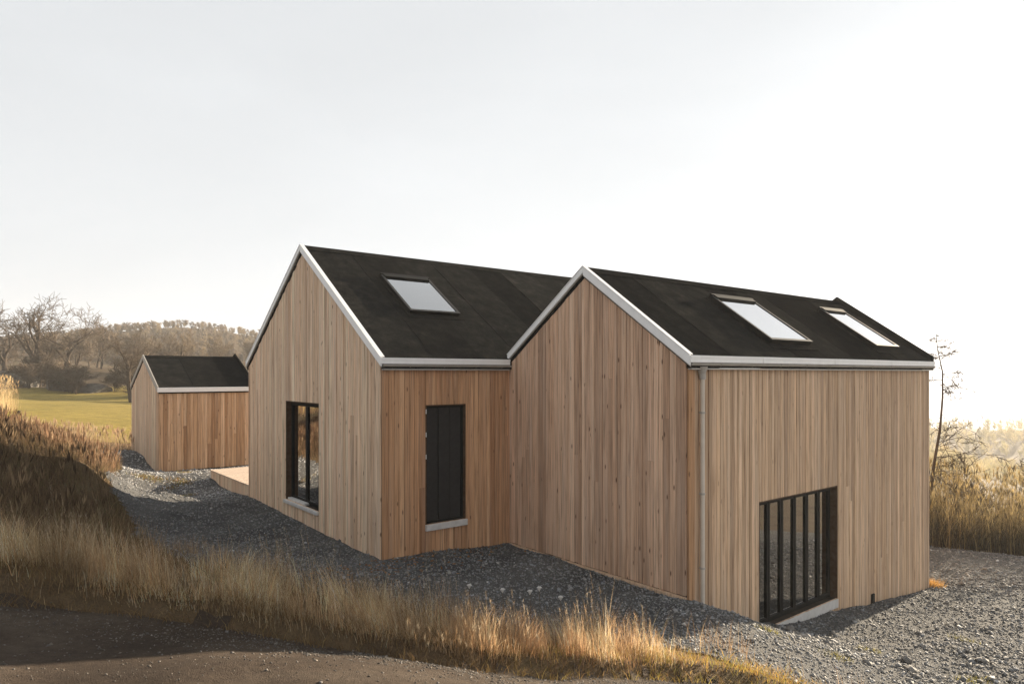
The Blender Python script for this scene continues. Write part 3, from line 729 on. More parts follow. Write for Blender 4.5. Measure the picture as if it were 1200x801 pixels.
# ---- skylights
def skylight(parent, roofdata, u0, u1, v_hi, v_lo, raised, label=None, sky_sheen='sky_sheen'):
    vm, zr, k = roofdata
    ang = math.atan(k)
    L = (abs(v_lo - v_hi)) / math.cos(ang)
    root = empty('skylight', (0, 0, 0)); root.parent = parent
    zc = zr - abs(v_lo - vm) * k
    root.location = (u0, v_lo, zc)
    root.rotation_euler = (ang, 0, 0)           # local y climbs the slope, z leaves the roof
    W = u1 - u0
    h = raised
    mb = MB(); mb.box(-0.07, W + 0.07, -0.16, L + 0.08, 0.008, 0.016); mb.build('flashing', M['felt'], root)
    f = 0.042
    mb = MB(); mb.box(0, f, 0, L, 0.012, h); mb.box(W - f, W, 0, L, 0.012, h); mb.box(f, W - f, L - f, L, 0.012, h); mb.box(f, W - f, 0, f, 0.012, h)
    fr = mb.build('frame', M['dark'], root, bevel=0.004)
    g = 0.03
    mb = MB(); mb.box(-0.008, f + 0.004, -0.012, L, h + 0.001, h + 0.014); mb.box(W - f - 0.004, W + 0.008, -0.012, L, h + 0.001, h + 0.014); mb.box(f + 0.004, W - f - 0.004, -0.012, f + 0.004, h + 0.001, h + 0.014)
    mb.build('cladding', M['skyclad'], fr)
    mb = MB(); mb.box(-0.008, W + 0.008, L + 0.001, L + 0.05, 0.02, h + 0.035); mb.box(f, W - f, L - 0.10, L, h + 0.001, h + 0.038); mb.build('top_hood', M['dark'], fr)
    mb = MB(); mb.box(f + 0.002, W - f - 0.002, f + 0.002, L - f - 0.002, h - 0.008, h); mb.build('pane', M['glass'], root)
    mb = MB(); mb.box(f + 0.002, W - f - 0.002, f + 0.002, L - f - 0.002, h - 0.035, h - 0.030); mb.build('sky_sheen_sheet', M[sky_sheen], root)  # pale sheet added under the glass to imitate reflected sky
    mb = MB(); mb.box(f + 0.002, W - f - 0.002, L - f - 0.02, L - f - 0.002, h + 0.0005, h + 0.006); mb.build('white_bar', M['white_tape'], root)
    if label: root['label'] = label
    return root
skylight(house, (VML, ZAL, k_l), 1.26, 2.42, 2.45, 1.24, 0.075)
skylight(house, (VMR, ZAR, k_r), 5.42, 6.80, -2.70, -3.92, 0.095)
skylight(house, (VMR, ZAR, k_r), 9.48, 10.58, -2.70, -3.92, 0.095)

# ------------------------------------------------------------------ shed
SHW = 4.21; SHL = 2.82
shed_o = Vector((-10.707, 20.69, 0))
shed = empty('garden_shed', (shed_o.x, shed_o.y, 0.18), ROT)
tag(shed, 'small timber clad shed with black felt roof, left of the house', 'shed')
def zs(zrel): return zrel + CAMZ - 0.18
s_e, s_r = zs(-0.45), zs(0.56)
ks = (s_r - s_e) / (SHW / 2 + 0.06)
def top_s(v): return s_r - abs(v - SHW / 2) * ks - UND - 0.004
_E = EAVE
clad(shed, 'G', 0.0, 0.0, SHW, 0.03, top_s, [], M['wood_grey'], 'gable_wall', -0.3, thick=0.12, snaps=(SHW / 2,))
clad(shed, 'S', 0.0, 0.0, SHL, 0.03, lambda u: s_e - UND - 0.004, [], M['wood_shed'], 'side_wall', -0.3, thick=0.12)
mb = MB(); mb.box(SHL - 0.12, SHL, 0.12, SHW - 0.12, -0.3, s_e - UND); mb.prism([(0, s_e - UND), (SHW, s_e - UND), (SHW / 2, top_s(SHW / 2) - 0.02)], SHL - 0.12, SHL, 0); mb.box(0.12, SHL, SHW - 0.12, SHW, -0.3, top_s(SHW)); mb.build('rear_wall', M['wood_grey'], shed)
roof_s, sides_s, k_s = gable_roof(shed, 0, SHL, SHW / 2, SHW / 2, s_r, s_e, 0.06, 0.05, None, None)
rake_trim(shed, -0.052, 0.03, SHW / 2, s_r, [s[1] for s in sides_s], k_s, 0.05, 0.15, M['zinc'], 'rake_trim', cap=False)
rake_trim(shed, SHL + 0.02, 0.04, SHW / 2, s_r, [s[1] for s in sides_s], k_s, 0.13, 0.15, M['felt'], 'rake_upstand', cap=False)
mb = MB(); mb.box(-0.05, SHL + 0.05, -0.085, -0.062, s_e - 0.13, s_e + 0.01); mb.build('eave_fascia', M['trim'], shed, bevel=0.003)

# ------------------------------------------------------------------ deck
DV0, DV1, DU1 = WL + 0.02, 10.32, 4.2
deck = empty('wooden_deck', H2W(0, WL + 0.02, HZ), ROT)
tag(deck, 'low wooden deck between the house gable and the shed', 'deck')
dz = zl(-2.77)
mb = MB(); mb.box(0.03, DU1, 0.02, DV1 - DV0 - 0.03, -0.25, dz - 0.03); mb.build('deck_base', M['back'], deck)
n = 30; wv = (DV1 - DV0) / n
me_b = MB().box(0.0, DU1, 0, wv - 0.006, -0.026, 0).mesh('deck_board', M['wood_deck'])
for i in range(n): link('deck_board', me_b, deck, (-0.02, i * wv, dz + random.uniform(-0.0015, 0.0015)))
v = 0.0
while v < DV1 - DV0 - 0.02:
    w = random.choice((0.095, 0.12, 0.145)); w = min(w, DV1 - DV0 - v)
    MB().box(-0.022, 0, 0, w - 0.005, 0, dz - 0.03 + 0.03).build('skirt_board', M['wood_grey'], deck, (0.028, v, -0.03)); v += w
u = 0.03
while u < DU1 - 0.05:
    w = 0.12; MB().box(0, w - 0.005, 0, 0.022, 0, dz).build('skirt_board', M['wood_warm'], deck, (u, DV1 - DV0 - 0.028, -0.03)); u += w

# ------------------------------------------------------------------ gravel
def zone_points(n, x0, x1, y0, y1, poly=None, test=None):
    x = RNG.uniform(x0, x1, n); y = RNG.uniform(y0, y1, n)
    k = np.ones(n, bool)
    if poly is not None:
        jx = (fbm(x * 1.1, y * 1.1, 31) - 0.47) * 0.9; jy = (fbm(x * 1.1, y * 1.1, 57) - 0.47) * 0.9
        k &= inside_poly(x + jx, y + jy, poly)
    u, v = W2H(x, y); k &= ~footprint(u, v, -0.05)
    su = (x - shed_o.x) * E1.x + (y - shed_o.y) * E1.y; sv = (x - shed_o.x) * E2.x + (y - shed_o.y) * E2.y
    k &= ~((su > -0.05) & (su < SHL) & (sv > -0.05) & (sv < SHW))
    k &= ~((u > -0.02) & (u < DU1) & (v > WL) & (v < DV1))
    if test is not None: k &= test(x, y)
    # only what the frame and a step to the side of it can see
    k &= (np.abs(x) < 1.02 * np.maximum(y, 0.5) + 1.2)
    return x[k], y[k]

def stones_np(x, y, size, flat=0.65, sink=0.25):
    """irregular octahedra"""
    n = len(x)
    base = np.array([(1, 0, 0), (0, 1, 0), (-1, 0, 0), (0, -1, 0), (0, 0, 1), (0, 0, -1)], float)
    fac = np.array([(0, 1, 4), (1, 2, 4), (2, 3, 4), (3, 0, 4), (1, 0, 5), (2, 1, 5), (3, 2, 5), (0, 3, 5)])
    P = base[None] * (1 + RNG.uniform(-0.45, 0.45, (n, 6, 1))) + RNG.uniform(-0.28, 0.28, (n, 6, 3))
    P[:, :, 2] *= flat
    th = RNG.uniform(0, 2 * np.pi, n); c, s = np.cos(th), np.sin(th)
    t2 = RNG.normal(0, 0.45, n); c2, s2 = np.cos(t2), np.sin(t2)
    X = P[:, :, 0] * c2[:, None] - P[:, :, 2] * s2[:, None]; Z = P[:, :, 0] * s2[:, None] + P[:, :, 2] * c2[:, None]; Y = P[:, :, 1]
    P = np.stack([X * c[:, None] - Y * s[:, None], X * s[:, None] + Y * c[:, None], Z], -1) * size[:, None, None]
    z = height(x, y) + 0.012
    P += np.stack([x, y, z + size * (flat * 0.5 - sink * flat)], -1)[:, None]
    F = (fac[None] + 6 * np.arange(n)[:, None, None]).reshape(-1, 3)
    return P.reshape(-1, 3), F
def stone_tint(x, y, n, rep):
    g = RNG.uniform(0.09, 0.26, n) * (0.8 + 0.4 * fbm(x * 0.8, y * 0.8, 77))
    g *= 1 + 0.9 * np.clip((W2H(x, y)[1] - 6.5) / 2.5, 0, 1)
    g = np.where(RNG.random(n) < 0.03, g * 1.8, g)
    warm = np.clip(RNG.normal(0.5, 0.35, n), 0, 1)[:, None]
    c = g[:, None] * ((1 - warm) * np.array([0.96, 1.0, 1.06]) + warm * np.array([1.05, 1.0, 0.93]))
    return np.repeat(c, rep, 0)
x1, y1 = zone_points(420000, -14, 20, 5.5, 24, YARD)
rr = RNG.random(len(x1)); keep = rr < np.clip(9.0 / np.maximum(y1, 6), 0.25, 1.0) ** 1.2
x1, y1 = x1[keep][:145000], y1[keep][:145000]
sz = np.clip(RNG.lognormal(math.log(0.0125), 0.42, len(x1)), 0.006, 0.038) * (1 + 0.02 * (y1 - 8))
V, F = stones_np(x1, y1, sz)
o = link('gravel', npmesh('gravel', V, F, M['gravel'], stone_tint(x1, y1, len(x1), 6)))
tag(o, 'loose grey crushed stones covering the yard', 'gravel', kind='stuff')
# coarser rubble on the low side of the house
def rub(x, y):
    u, v = W2H(x, y)
    d = fbm(x * 0.7, y * 0.7, 91)
    return (v < -4.3) & (u > 3.4) & (RNG.random(len(x)) < np.clip((d - 0.36) * 5, 0.04, 1) * np.clip(1.25 - np.abs(v + 6.2) / 3.4, 0.10, 1))
x2, y2 = zone_points(30000, 2, 20, 6, 19, YARD, rub)
sz = np.clip(RNG.lognormal(math.log(0.025), 0.40, len(x2)), 0.014, 0.07)
V, F = stones_np(x2, y2, sz, 0.6, 0.2)
o = link('rubble', npmesh('rubble', V, F, M['gravel'], stone_tint(x2, y2, len(x2), 6) * 1.05))
tag(o, 'coarse broken rock strewn below the low side of the house', 'rubble', kind='stuff')
# the largest stones, one object each
import bmesh
def rock_mesh(name, seed, mat, sub=2, rough=0.35, flat=0.65, cuts=7):
    rnd = random.Random(seed)
    bm = bmesh.new(); bmesh.ops.create_icosphere(bm, subdivisions=sub, radius=1)
    planes = [(Vector((rnd.gauss(0, 1), rnd.gauss(0, 1), rnd.gauss(0, 1))).normalized(), rnd.uniform(0.5, 0.85)) for _ in range(cuts)]
    for v_ in bm.verts:
        for nrm, d in planes:
            t = v_.co.dot(nrm) - d
            if t > 0: v_.co -= nrm * t
        v_.co *= 1 + rnd.uniform(-rough, rough) * 0.25
        v_.co.z *= flat
    me = bpy.data.meshes.new(name); bm.to_mesh(me); bm.free(); me.materials.append(mat)
    return me
def solid_stone(name, cols):
    m, nt, N, L, b = new_mat(name)
    oi = N.new('ShaderNodeObjectInfo'); g = N.new('ShaderNodeNewGeometry')
    r = ramp(N, cols); L.new(oi.outputs['Random'], r.inputs[0])
    n = noise(N, L, g.outputs['Position'], 25, 4, 0.65); q = ramp(N, [(0.3, (0.65, 0.65, 0.65)), (0.7, (1.25, 1.25, 1.25))]); L.new(n.outputs[0], q.inputs[0])
    L.new(mixc(N, L, 1.0, r.outputs[0], q.outputs[0], 'MULTIPLY'), b.inputs['Base Color']); b.inputs['Roughness'].default_value = 0.85
    return m
M['stone'] = solid_stone('broken_stone', [(0.0, (0.09, 0.087, 0.084)), (0.5, (0.16, 0.15, 0.138)), (0.9, (0.22, 0.205, 0.185)), (1.0, (0.42, 0.39, 0.36))])
protos = [rock_mesh('stone', 100 + i, M['stone'], 1, 0.5, 0.62) for i in range(8)]
x3, y3 = zone_points(4000, 3, 17, 6.5, 18, YARD, rub)
x3, y3 = x3[:230], y3[:230]
z3 = height(x3, y3)
for i in range(len(x3)):
    s = float(np.clip(RNG.lognormal(math.log(0.055), 0.32), 0.035, 0.14))
    o = link('stone', protos[i % 8], yard_obj, (x3[i], y3[i], z3[i] + 0.012 + s * 0.28), (random.uniform(-.3, .3), random.uniform(-.3, .3), random.uniform(0, 6.28)))
    o.scale = (s, s * random.uniform(0.65, 1.0), s * random.uniform(0.7, 1.1))
# small loose stones along the road edge
x4, y4 = zone_points(70000, -6, 4, 3, 6.6, None, lambda x, y: (y < verge_y(x) + 0.05) & (RNG.random(len(x)) < np.clip(0.10 + np.exp(-((verge_y(x) - y - 0.25) / 0.35) ** 2) * 0.9 * np.clip((x + 5) / 4, 0.1, 1), 0, 1)))
sz = np.clip(RNG.lognormal(math.log(0.005), 0.42, len(x4)), 0.0025, 0.0125)
V, F = stones_np(x4, y4, sz)
o = link('road_grit', npmesh('road_grit', V, F, M['gravel'], stone_tint(x4, y4, len(x4), 6) * np.array([0.62, 0.55, 0.48])))
tag(o, 'loose grit along the edge of the road', 'grit', kind='stuff')

# ------------------------------------------------------------------ dry grass
def blades(x, y, h, w, lean, tint, z=None, segs=3, wind=None, droop=0.35, base_jit=0.0):
    """bent tapering blades; lean = sideways reach as a share of the height"""
    n = len(x)
    z = height(x, y) - 0.01 if z is None else z
    th = RNG.uniform(0, 2 * np.pi, n)
    dx, dy = np.cos(th) * lean, np.sin(th) * lean
    if wind is not None: dx = dx + wind[0]; dy = dy + wind[1]
    fa = RNG.uniform(0, 2 * np.pi, n); wx, wy = np.cos(fa), np.sin(fa)
    V = []
    for k in range(segs + 1):
        t = k / segs
        cx = x + dx * h * (t ** 1.8); cy = y + dy * h * (t ** 1.8)
        cz = z + h * (t - droop * (dx ** 2 + dy ** 2) * t ** 2)
        ww = w * (1 - t ** 1.5) * 0.5
        if k < segs:
            V.append(np.stack([cx - wx * ww, cy - wy * ww, cz], -1)); V.append(np.stack([cx + wx * ww, cy + wy * ww, cz], -1))
        else: V.append(np.stack([cx, cy, cz], -1))
    nv = 2 * segs + 1
    V = np.stack(V, 1).reshape(-1, 3)
    f = []
    for k in range(segs - 1):
        a = 2 * k; f += [(a, a + 1, a + 3), (a, a + 3, a + 2)]
    a = 2 * (segs - 1); f.append((a, a + 1, a + 2))
    F = (np.array(f)[None] + nv * np.arange(n)[:, None, None]).reshape(-1, 3)
    return V, F, np.repeat(tint, nv, 0)
def hues(n, cols, jitter=0.18, weights=None):
    c = np.array(cols)[RNG.choice(len(cols), n, p=weights)]
    return np.clip(c * (1 + RNG.normal(0, jitter, (n, 1))), 0.005, 0.9)
def seedheads(x, y, z, size, tint):
    """feathery tips: three narrow crossed leaflets each"""
    n = len(x)
    Vs, Fs = [], []
    for k in range(3):
        th = RNG.uniform(0, 2 * np.pi, n)
        wx, wy = np.cos(th) * size * 0.07, np.sin(th) * size * 0.07
        tx, ty = RNG.normal(0, 0.25, n) * size, RNG.normal(0, 0.25, n) * size
        Vs.append(np.stack([np.stack([x, y, z - size * 0.3], -1), np.stack([x + wx + tx * .5, y + wy + ty * .5, z + size * 0.25], -1), np.stack([x + tx, y + ty, z + size], -1), np.stack([x - wx + tx * .5, y - wy + ty * .5, z + size * 0.25], -1)], 1))
        Fs.append(np.array([(0, 1, 2), (0, 2, 3)])[None] + 4 * (np.arange(n) + k * n)[:, None, None])
    return np.concatenate(Vs).reshape(-1, 3), np.concatenate(Fs).reshape(-1, 3), np.tile(np.repeat(tint, 4, 0), (3, 1))
def join(*parts):
    V, F, C, off = [], [], [], 0
    for v_, f_, c_ in parts: V.append(v_); F.append(f_ + off); C.append(c_); off += len(v_)
    return np.concatenate(V), np.concatenate(F), np.concatenate(C)
def stuff(name, label, cat, data, mat='grass'):
    return tag(link(name, npmesh(name, data[0], data[1], M[mat], data[2])), label, cat, kind='stuff')

TAN = [(0.56, 0.43, 0.26), (0.47, 0.335, 0.185), (0.70, 0.57, 0.38), (0.36, 0.225, 0.115), (0.24, 0.175, 0.09)]
def yard_edge_y(x): return np.interp(x, [-8.7, -6.6, -4.6, -2.6, -0.2, 1.6, 2.6, 3.6, 7], [15.0, 11.9, 9.9, 8.35, 7.6, 7.15, 6.75, 6.55, 5.2])
# tall verge grass in clumps
def verge_test(x, y):
    vy = verge_y(x); back = yard_edge_y(x)
    t = (y - vy) / np.maximum(1.5 - 0.05 * x, 0.3)
    dens = np.clip((y - vy) / 0.10, 0, 1) * np.clip((1.45 - np.clip(x + 1, 0, 3) * 0.22 - (y - vy)) / 0.5, 0.0, 1)
    cl = np.clip((fbm(x * 2.6, y * 2.6, 5) - 0.39) * 5.5, 0.04, 1)
    end = np.clip((2.0 - x) / 1.2, 0.0, 1)
    return (y > vy + 0.02) & (y < np.maximum(back + 0.2, vy + 0.6)) & (RNG.random(len(x)) < dens * cl * end)
x, y = zone_points(330000, -9.5, 3.2, 5, 9.5, None, verge_test)
x, y = x[:66000], y[:66000]
hh = (0.16 + 0.44 * np.clip(fbm(x * 1.6, y * 1.6, 15) * 1.8 - 0.35, 0, 1)) * RNG.beta(2.2, 2.0, len(x)) * 1.15
hh *= np.clip((y - verge_y(x)) / 0.35, 0.45, 1) * np.interp(x, [-9, -3, 0, 1.3, 2.4], [1.15, 1.1, 0.95, 1.0, 0.5])
tint = hues(len(x), TAN, 0.2)
red = (np.clip((fbm(x * 0.9, y * 0.9, 44) - 0.42) * 6, 0, 1))[:, None]
red = red * np.interp(x, [-1.0, 0.0, 0.4, 1.2, 2.0], [0.35, 0.8, 1.2, 1.2, 0.6])[:, None]
tint = tint * (1 - 0.6 * red) + 0.6 * red * np.array([0.40, 0.205, 0.105])
cl_ = fbm(x * 5.5, y * 5.5, 83)
tint = np.clip(tint * (0.5 + 1.2 * np.clip((cl_ - 0.25) * 2.2, 0, 1))[:, None], 0.01, 0.75)
hh *= 0.75 + 0.6 * np.clip((fbm(x * 4.0, y * 4.0, 37) - 0.3) * 2.5, 0, 1)
d1 = blades(x, y, hh, RNG.uniform(0.0016, 0.0038, len(x)), np.abs(RNG.normal(0.0, 0.30, len(x))) + 0.03, tint, wind=(-0.10 + (fbm(x * 2.5, y * 2.5, 47) - 0.47) * 1.3, -0.05 + (fbm(x * 2.5, y * 2.5, 53) - 0.47) * 0.9))
k = RNG.random(len(x)) < 0.06
hk = hh[k] * 1.10 + 0.03
tk = hues(k.sum(), [(0.40, 0.30, 0.19), (0.34, 0.23, 0.13), (0.46, 0.38, 0.27)])
st = blades(x[k], y[k], hk, np.full(k.sum(), 0.0022), np.zeros(k.sum()), tk, wind=(-0.10, -0.05))
pl = 14                                              # loose panicles: fine hairs round the top of a stem
px_ = np.repeat(x[k], pl); py_ = np.repeat(y[k], pl); ph_ = np.repeat(hk, pl); pt = RNG.uniform(0.70, 0.99, len(px_))
pz_ = np.repeat(height(x[k], y[k]), pl) + ph_ * pt - 0.01
d2 = blades(px_ - 0.10 * ph_ * pt ** 1.8, py_ - 0.05 * ph_ * pt ** 1.8, RNG.uniform(0.018, 0.05, len(px_)), np.full(len(px_), 0.0022), RNG.uniform(0.2, 0.7, len(px_)), np.repeat(tk, pl, 0), z=pz_, segs=1)
stuff('dry_grass', 'tall dry tan grass along the road verge', 'grass', join(d1, d2, st))
# low matted sod on the verge lip, yellow green
x, y = zone_points(120000, -9.5, 5.5, 4.6, 8.5, None, lambda x, y: (y > verge_y(x) - 0.10) & (y < verge_y(x) + 0.8) & (RNG.random(len(x)) < np.clip(1.1 - np.abs(y - verge_y(x) - 0.15) * 1.6, 0.1, 1) * np.clip((fbm(x * 3, y * 3, 8) - 0.2) * 3, 0.1, 1)))
x, y = x[:26000], y[:26000]
g = np.clip((x + 0.5) / 2.5, 0, 1)[:, None]
tint = hues(len(x), [(0.16, 0.10, 0.05), (0.22, 0.15, 0.07), (0.12, 0.08, 0.04)]) * (1 - g) + g * hues(len(x), [(0.36, 0.26, 0.06), (0.44, 0.27, 0.08), (0.25, 0.22, 0.06), (0.20, 0.12, 0.06)])
stuff('verge_sod', 'short matted turf on the lip of the road verge', 'grass', blades(x, y, RNG.uniform(0.05, 0.15, len(x)), RNG.uniform(0.004, 0.008, len(x)), RNG.uniform(0.3, 1.0, len(x)), tint, segs=2))
# dead brown cover on the left bank
def bank_test(x, y):
    jx = (fbm(x * 1.1, y * 1.1, 31) - 0.47) * 0.9; jy = (fbm(x * 1.1, y * 1.1, 57) - 0.47) * 0.9
    return (y > verge_y(x) + 0.8) & ~inside_poly(x + jx, y + jy, YARD) & (RNG.random(len(x)) < np.clip((fbm(x * 1.8, y * 1.8, 66) - 0.22) * 3.5, 0.15, 1) * np.interp(x, [-9, -6, -4], [1, 0.6, 0.3]))
x, y = zone_points(260000, -17, 2.0, 6, 22, None, bank_test)
x, y = x[:90000], y[:90000]
tint = hues(len(x), [(0.11, 0.072, 0.045), (0.16, 0.105, 0.062), (0.075, 0.05, 0.03), (0.22, 0.15, 0.09), (0.12, 0.105, 0.045)], 0.2)
hh = RNG.uniform(0.06, 0.30, len(x)) * (0.4 + 1.2 * fbm(x * 1.3, y * 1.3, 12)) * 1.4
stuff('bank_grass', 'matted dead brown grass on the left bank', 'grass', blades(x, y, hh, RNG.uniform(0.004, 0.009, len(x)), RNG.uniform(0.2, 0.9, len(x)), tint))
# sparse stalks standing out of the gravel edge
x, y = zone_points(26000, -8, 3.5, 6.2, 13, None, lambda x, y: (np.abs(y - yard_edge_y(x) - 0.15) < 0.75) & (RNG.random(len(x)) < np.clip((fbm(x * 2, y * 2, 71) - 0.38) * 3, 0, 1)))
x, y = x[:2600], y[:2600]
stuff('edge_stalks', 'sparse thin stalks rooted along the edge of the gravel', 'grass', blades(x, y, RNG.uniform(0.12, 0.42, len(x)), np.full(len(x), 0.0035), RNG.uniform(0.05, 0.5, len(x)), hues(len(x), [(0.34, 0.22, 0.12), (0.42, 0.30, 0.17), (0.22, 0.13, 0.07)])))
# lit weeds on the crown of the bank
def weeds(n, x0, x1, y0, y1, test, h0, h1, cols, heads, segs=3, wk=1.0, ln=0.3):
    x = RNG.uniform(x0, x1, n); y = RNG.uniform(y0, y1, n); k = test(x, y); x, y = x[k], y[k]
    h = RNG.uniform(h0, h1, len(x)); t = hues(len(x), cols)
    b = blades(x, y, h, wk * RNG.uniform(0.005, 0.010, len(x)), RNG.uniform(0.05, ln, len(x)), t, segs=segs)
    j = RNG.random(len(x)) < heads
    s = seedheads(x[j], y[j], height(x[j], y[j]) + h[j] * 0.93, RNG.uniform(0.10, 0.2, j.sum()), t[j] * 0.9)
    return join(b, s)
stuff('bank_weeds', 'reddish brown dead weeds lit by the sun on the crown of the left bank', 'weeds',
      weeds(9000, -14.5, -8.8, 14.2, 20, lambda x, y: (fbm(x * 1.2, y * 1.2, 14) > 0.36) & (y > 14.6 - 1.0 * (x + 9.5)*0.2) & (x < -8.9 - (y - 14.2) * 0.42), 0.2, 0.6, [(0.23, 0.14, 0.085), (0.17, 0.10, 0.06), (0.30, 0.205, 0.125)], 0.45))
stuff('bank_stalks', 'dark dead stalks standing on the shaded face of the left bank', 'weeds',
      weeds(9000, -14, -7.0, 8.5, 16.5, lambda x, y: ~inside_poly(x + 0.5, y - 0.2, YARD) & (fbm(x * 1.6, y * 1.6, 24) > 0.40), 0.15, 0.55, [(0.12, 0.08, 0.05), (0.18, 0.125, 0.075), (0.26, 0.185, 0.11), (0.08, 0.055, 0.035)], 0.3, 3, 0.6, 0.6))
stuff('meadow_grass', 'pinkish tan dry grass strip in front of the lawn', 'grass',
      weeds(9000, -24, -11.5, 22.5, 30, lambda x, y: (y > 23 - (x + 13) * 0.10) & (y < 26.4 - (x + 13) * 0.22) & (fbm(x * .8, y * .8, 19) > 0.30), 0.25, 0.6, [(0.38, 0.26, 0.17), (0.31, 0.20, 0.125), (0.44, 0.34, 0.22)], 0.3))
stuff('pale_reed_tuft', 'tall pale golden grass clump at the left edge of the lawn', 'grass',
      weeds(2600, -33, -25, 34, 40, lambda x, y: (x < -25.5 - (y - 34) * 0.55) & (fbm(x * .6, y * .6, 20) > 0.34), 0.9, 2.0, [(0.55, 0.40, 0.22), (0.46, 0.32, 0.17), (0.62, 0.48, 0.28)], 0.5))
stuff('hedge_grass', 'tall golden grass beyond the left edge, mirrored in the gable window', 'grass',
      weeds(9000, -46, -22, 22, 37, lambda x, y: (x / y < -0.80) & (fbm(x * .35, y * .35, 23) > 0.36), 1.0, 3.0, [(0.50, 0.36, 0.17), (0.42, 0.28, 0.13), (0.34, 0.20, 0.09), (0.28, 0.24, 0.09)], 0.5, 3, 3.0))
# green cushions on the lit gravel
xc, yc = zone_points(900, -12.5, -7.3, 14.5, 20.5, None, lambda x, y: (fbm(x * 1.2, y * 1.2, 29) > 0.50 + 0.06 * (x + 10.5)) & (x < -8.3))
xc, yc = xc[:70], yc[:70]
xx = np.repeat(xc, 90) + RNG.normal(0, 0.13, len(xc) * 90); yy = np.repeat(yc, 90) + RNG.normal(0, 0.13, len(xc) * 90)
stuff('green_cushions', 'low yellow green plants on the gravel before the shed', 'plants',
      blades(xx, yy, RNG.uniform(0.03, 0.13, len(xx)), RNG.uniform(0.008, 0.018, len(xx)), RNG.uniform(0.3, 1.1, len(xx)), hues(len(xx), [(0.22, 0.20, 0.05), (0.30, 0.24, 0.07), (0.14, 0.10, 0.04), (0.26, 0.15, 0.07)]), segs=2))
# tufts on the lower gravel and leaf litter along the wall
tx_ = [(6.05, 9.0), (6.25, 9.1), (5.2, 9.9), (7.4, 11.2), (9.62, 15.75), (9.72, 15.9), (9.66, 15.6), (4.1, 8.6), (8.6, 10.9), (3.35, 8.9)]
xx = np.concatenate([RNG.normal(a, 0.10, 160) for a, b in tx_]); yy = np.concatenate([RNG.normal(b, 0.08, 160) for a, b in tx_])
warm_ = np.repeat(np.array([1.0 if 15 < b < 17 else 0.0 for a, b in tx_]), 160)[:, None]
tt = hues(len(xx), [(0.20, 0.19, 0.05), (0.28, 0.24, 0.07), (0.14, 0.12, 0.04)]) * (1 - warm_) + warm_ * hues(len(xx), [(0.55, 0.30, 0.08), (0.45, 0.26, 0.08)])
stuff('gravel_tufts', 'small green and orange tufts growing in the gravel right of the house', 'plants', blades(xx, yy, RNG.uniform(0.02, 0.10, len(xx)) * (1 + 1.2 * warm_[:, 0]), RNG.uniform(0.005, 0.011, len(xx)), RNG.uniform(0.2, 1.0, len(xx)), tt, segs=2))
uu = RNG.uniform(-2.5, 3.0, 900); vv = -np.abs(RNG.normal(0.15, 0.5, 900)); k = (RNG.random(900) < np.exp(-np.abs(uu) / 1.2)); uu, vv = uu[k], vv[k]
lx = A.x + uu * E1.x + vv * E2.x; ly = A.y + uu * E1.y + vv * E2.y
k = ~footprint(uu, vv, -0.05); lx, ly = lx[k], ly[k]
V, F = stones_np(lx, ly, RNG.uniform(0.018, 0.04, len(lx)), 0.12, -0.6)
stuff('leaf_litter', 'rust brown fallen leaves at the front corner of the house', 'leaves', (V, F, np.repeat(hues(len(lx), [(0.24, 0.12, 0.06), (0.30, 0.17, 0.09), (0.16, 0.09, 0.05)]), 6, 0)))
# reed thicket on the low side
def reed(x, y):
    base = 19.9 + (x - 12) * 0.03
    return (y > base + (fbm(x, y * 0, 3) - 0.47) * 1.0) & (y < base + 7)
data = weeds(34000, 9.5, 34, 19, 29, lambda x, y: reed(x, y) & (RNG.random(len(x)) < 0.4 + 0.6 * (fbm(x * 0.9, y * 0.9, 99) > 0.42)), 0.9, 2.75, [(0.25, 0.18, 0.08), (0.18, 0.13, 0.06), (0.33, 0.25, 0.115), (0.06, 0.045, 0.025)], 0.5, 4, 2.0, 0.65)
stuff('reed_thicket', 'dense golden brown reed thicket beyond the right end of the house', 'reeds', data)
x = RNG.uniform(9.5, 34, 22000); y = RNG.uniform(19.4, 23, 22000); k = reed(x, y); x, y = x[k], y[k]
stuff('reed_shade_stems', 'tangled stems at the foot of the reed thicket, darkened for its shade', 'reeds', blades(x, y, RNG.uniform(0.4, 1.5, len(x)), RNG.uniform(0.012, 0.026, len(x)), RNG.uniform(0.3, 1.0, len(x)), hues(len(x), [(0.045, 0.032, 0.018), (0.07, 0.05, 0.026), (0.11, 0.08, 0.04)])))  # stem colours darkened to carry the shade low in the thicket

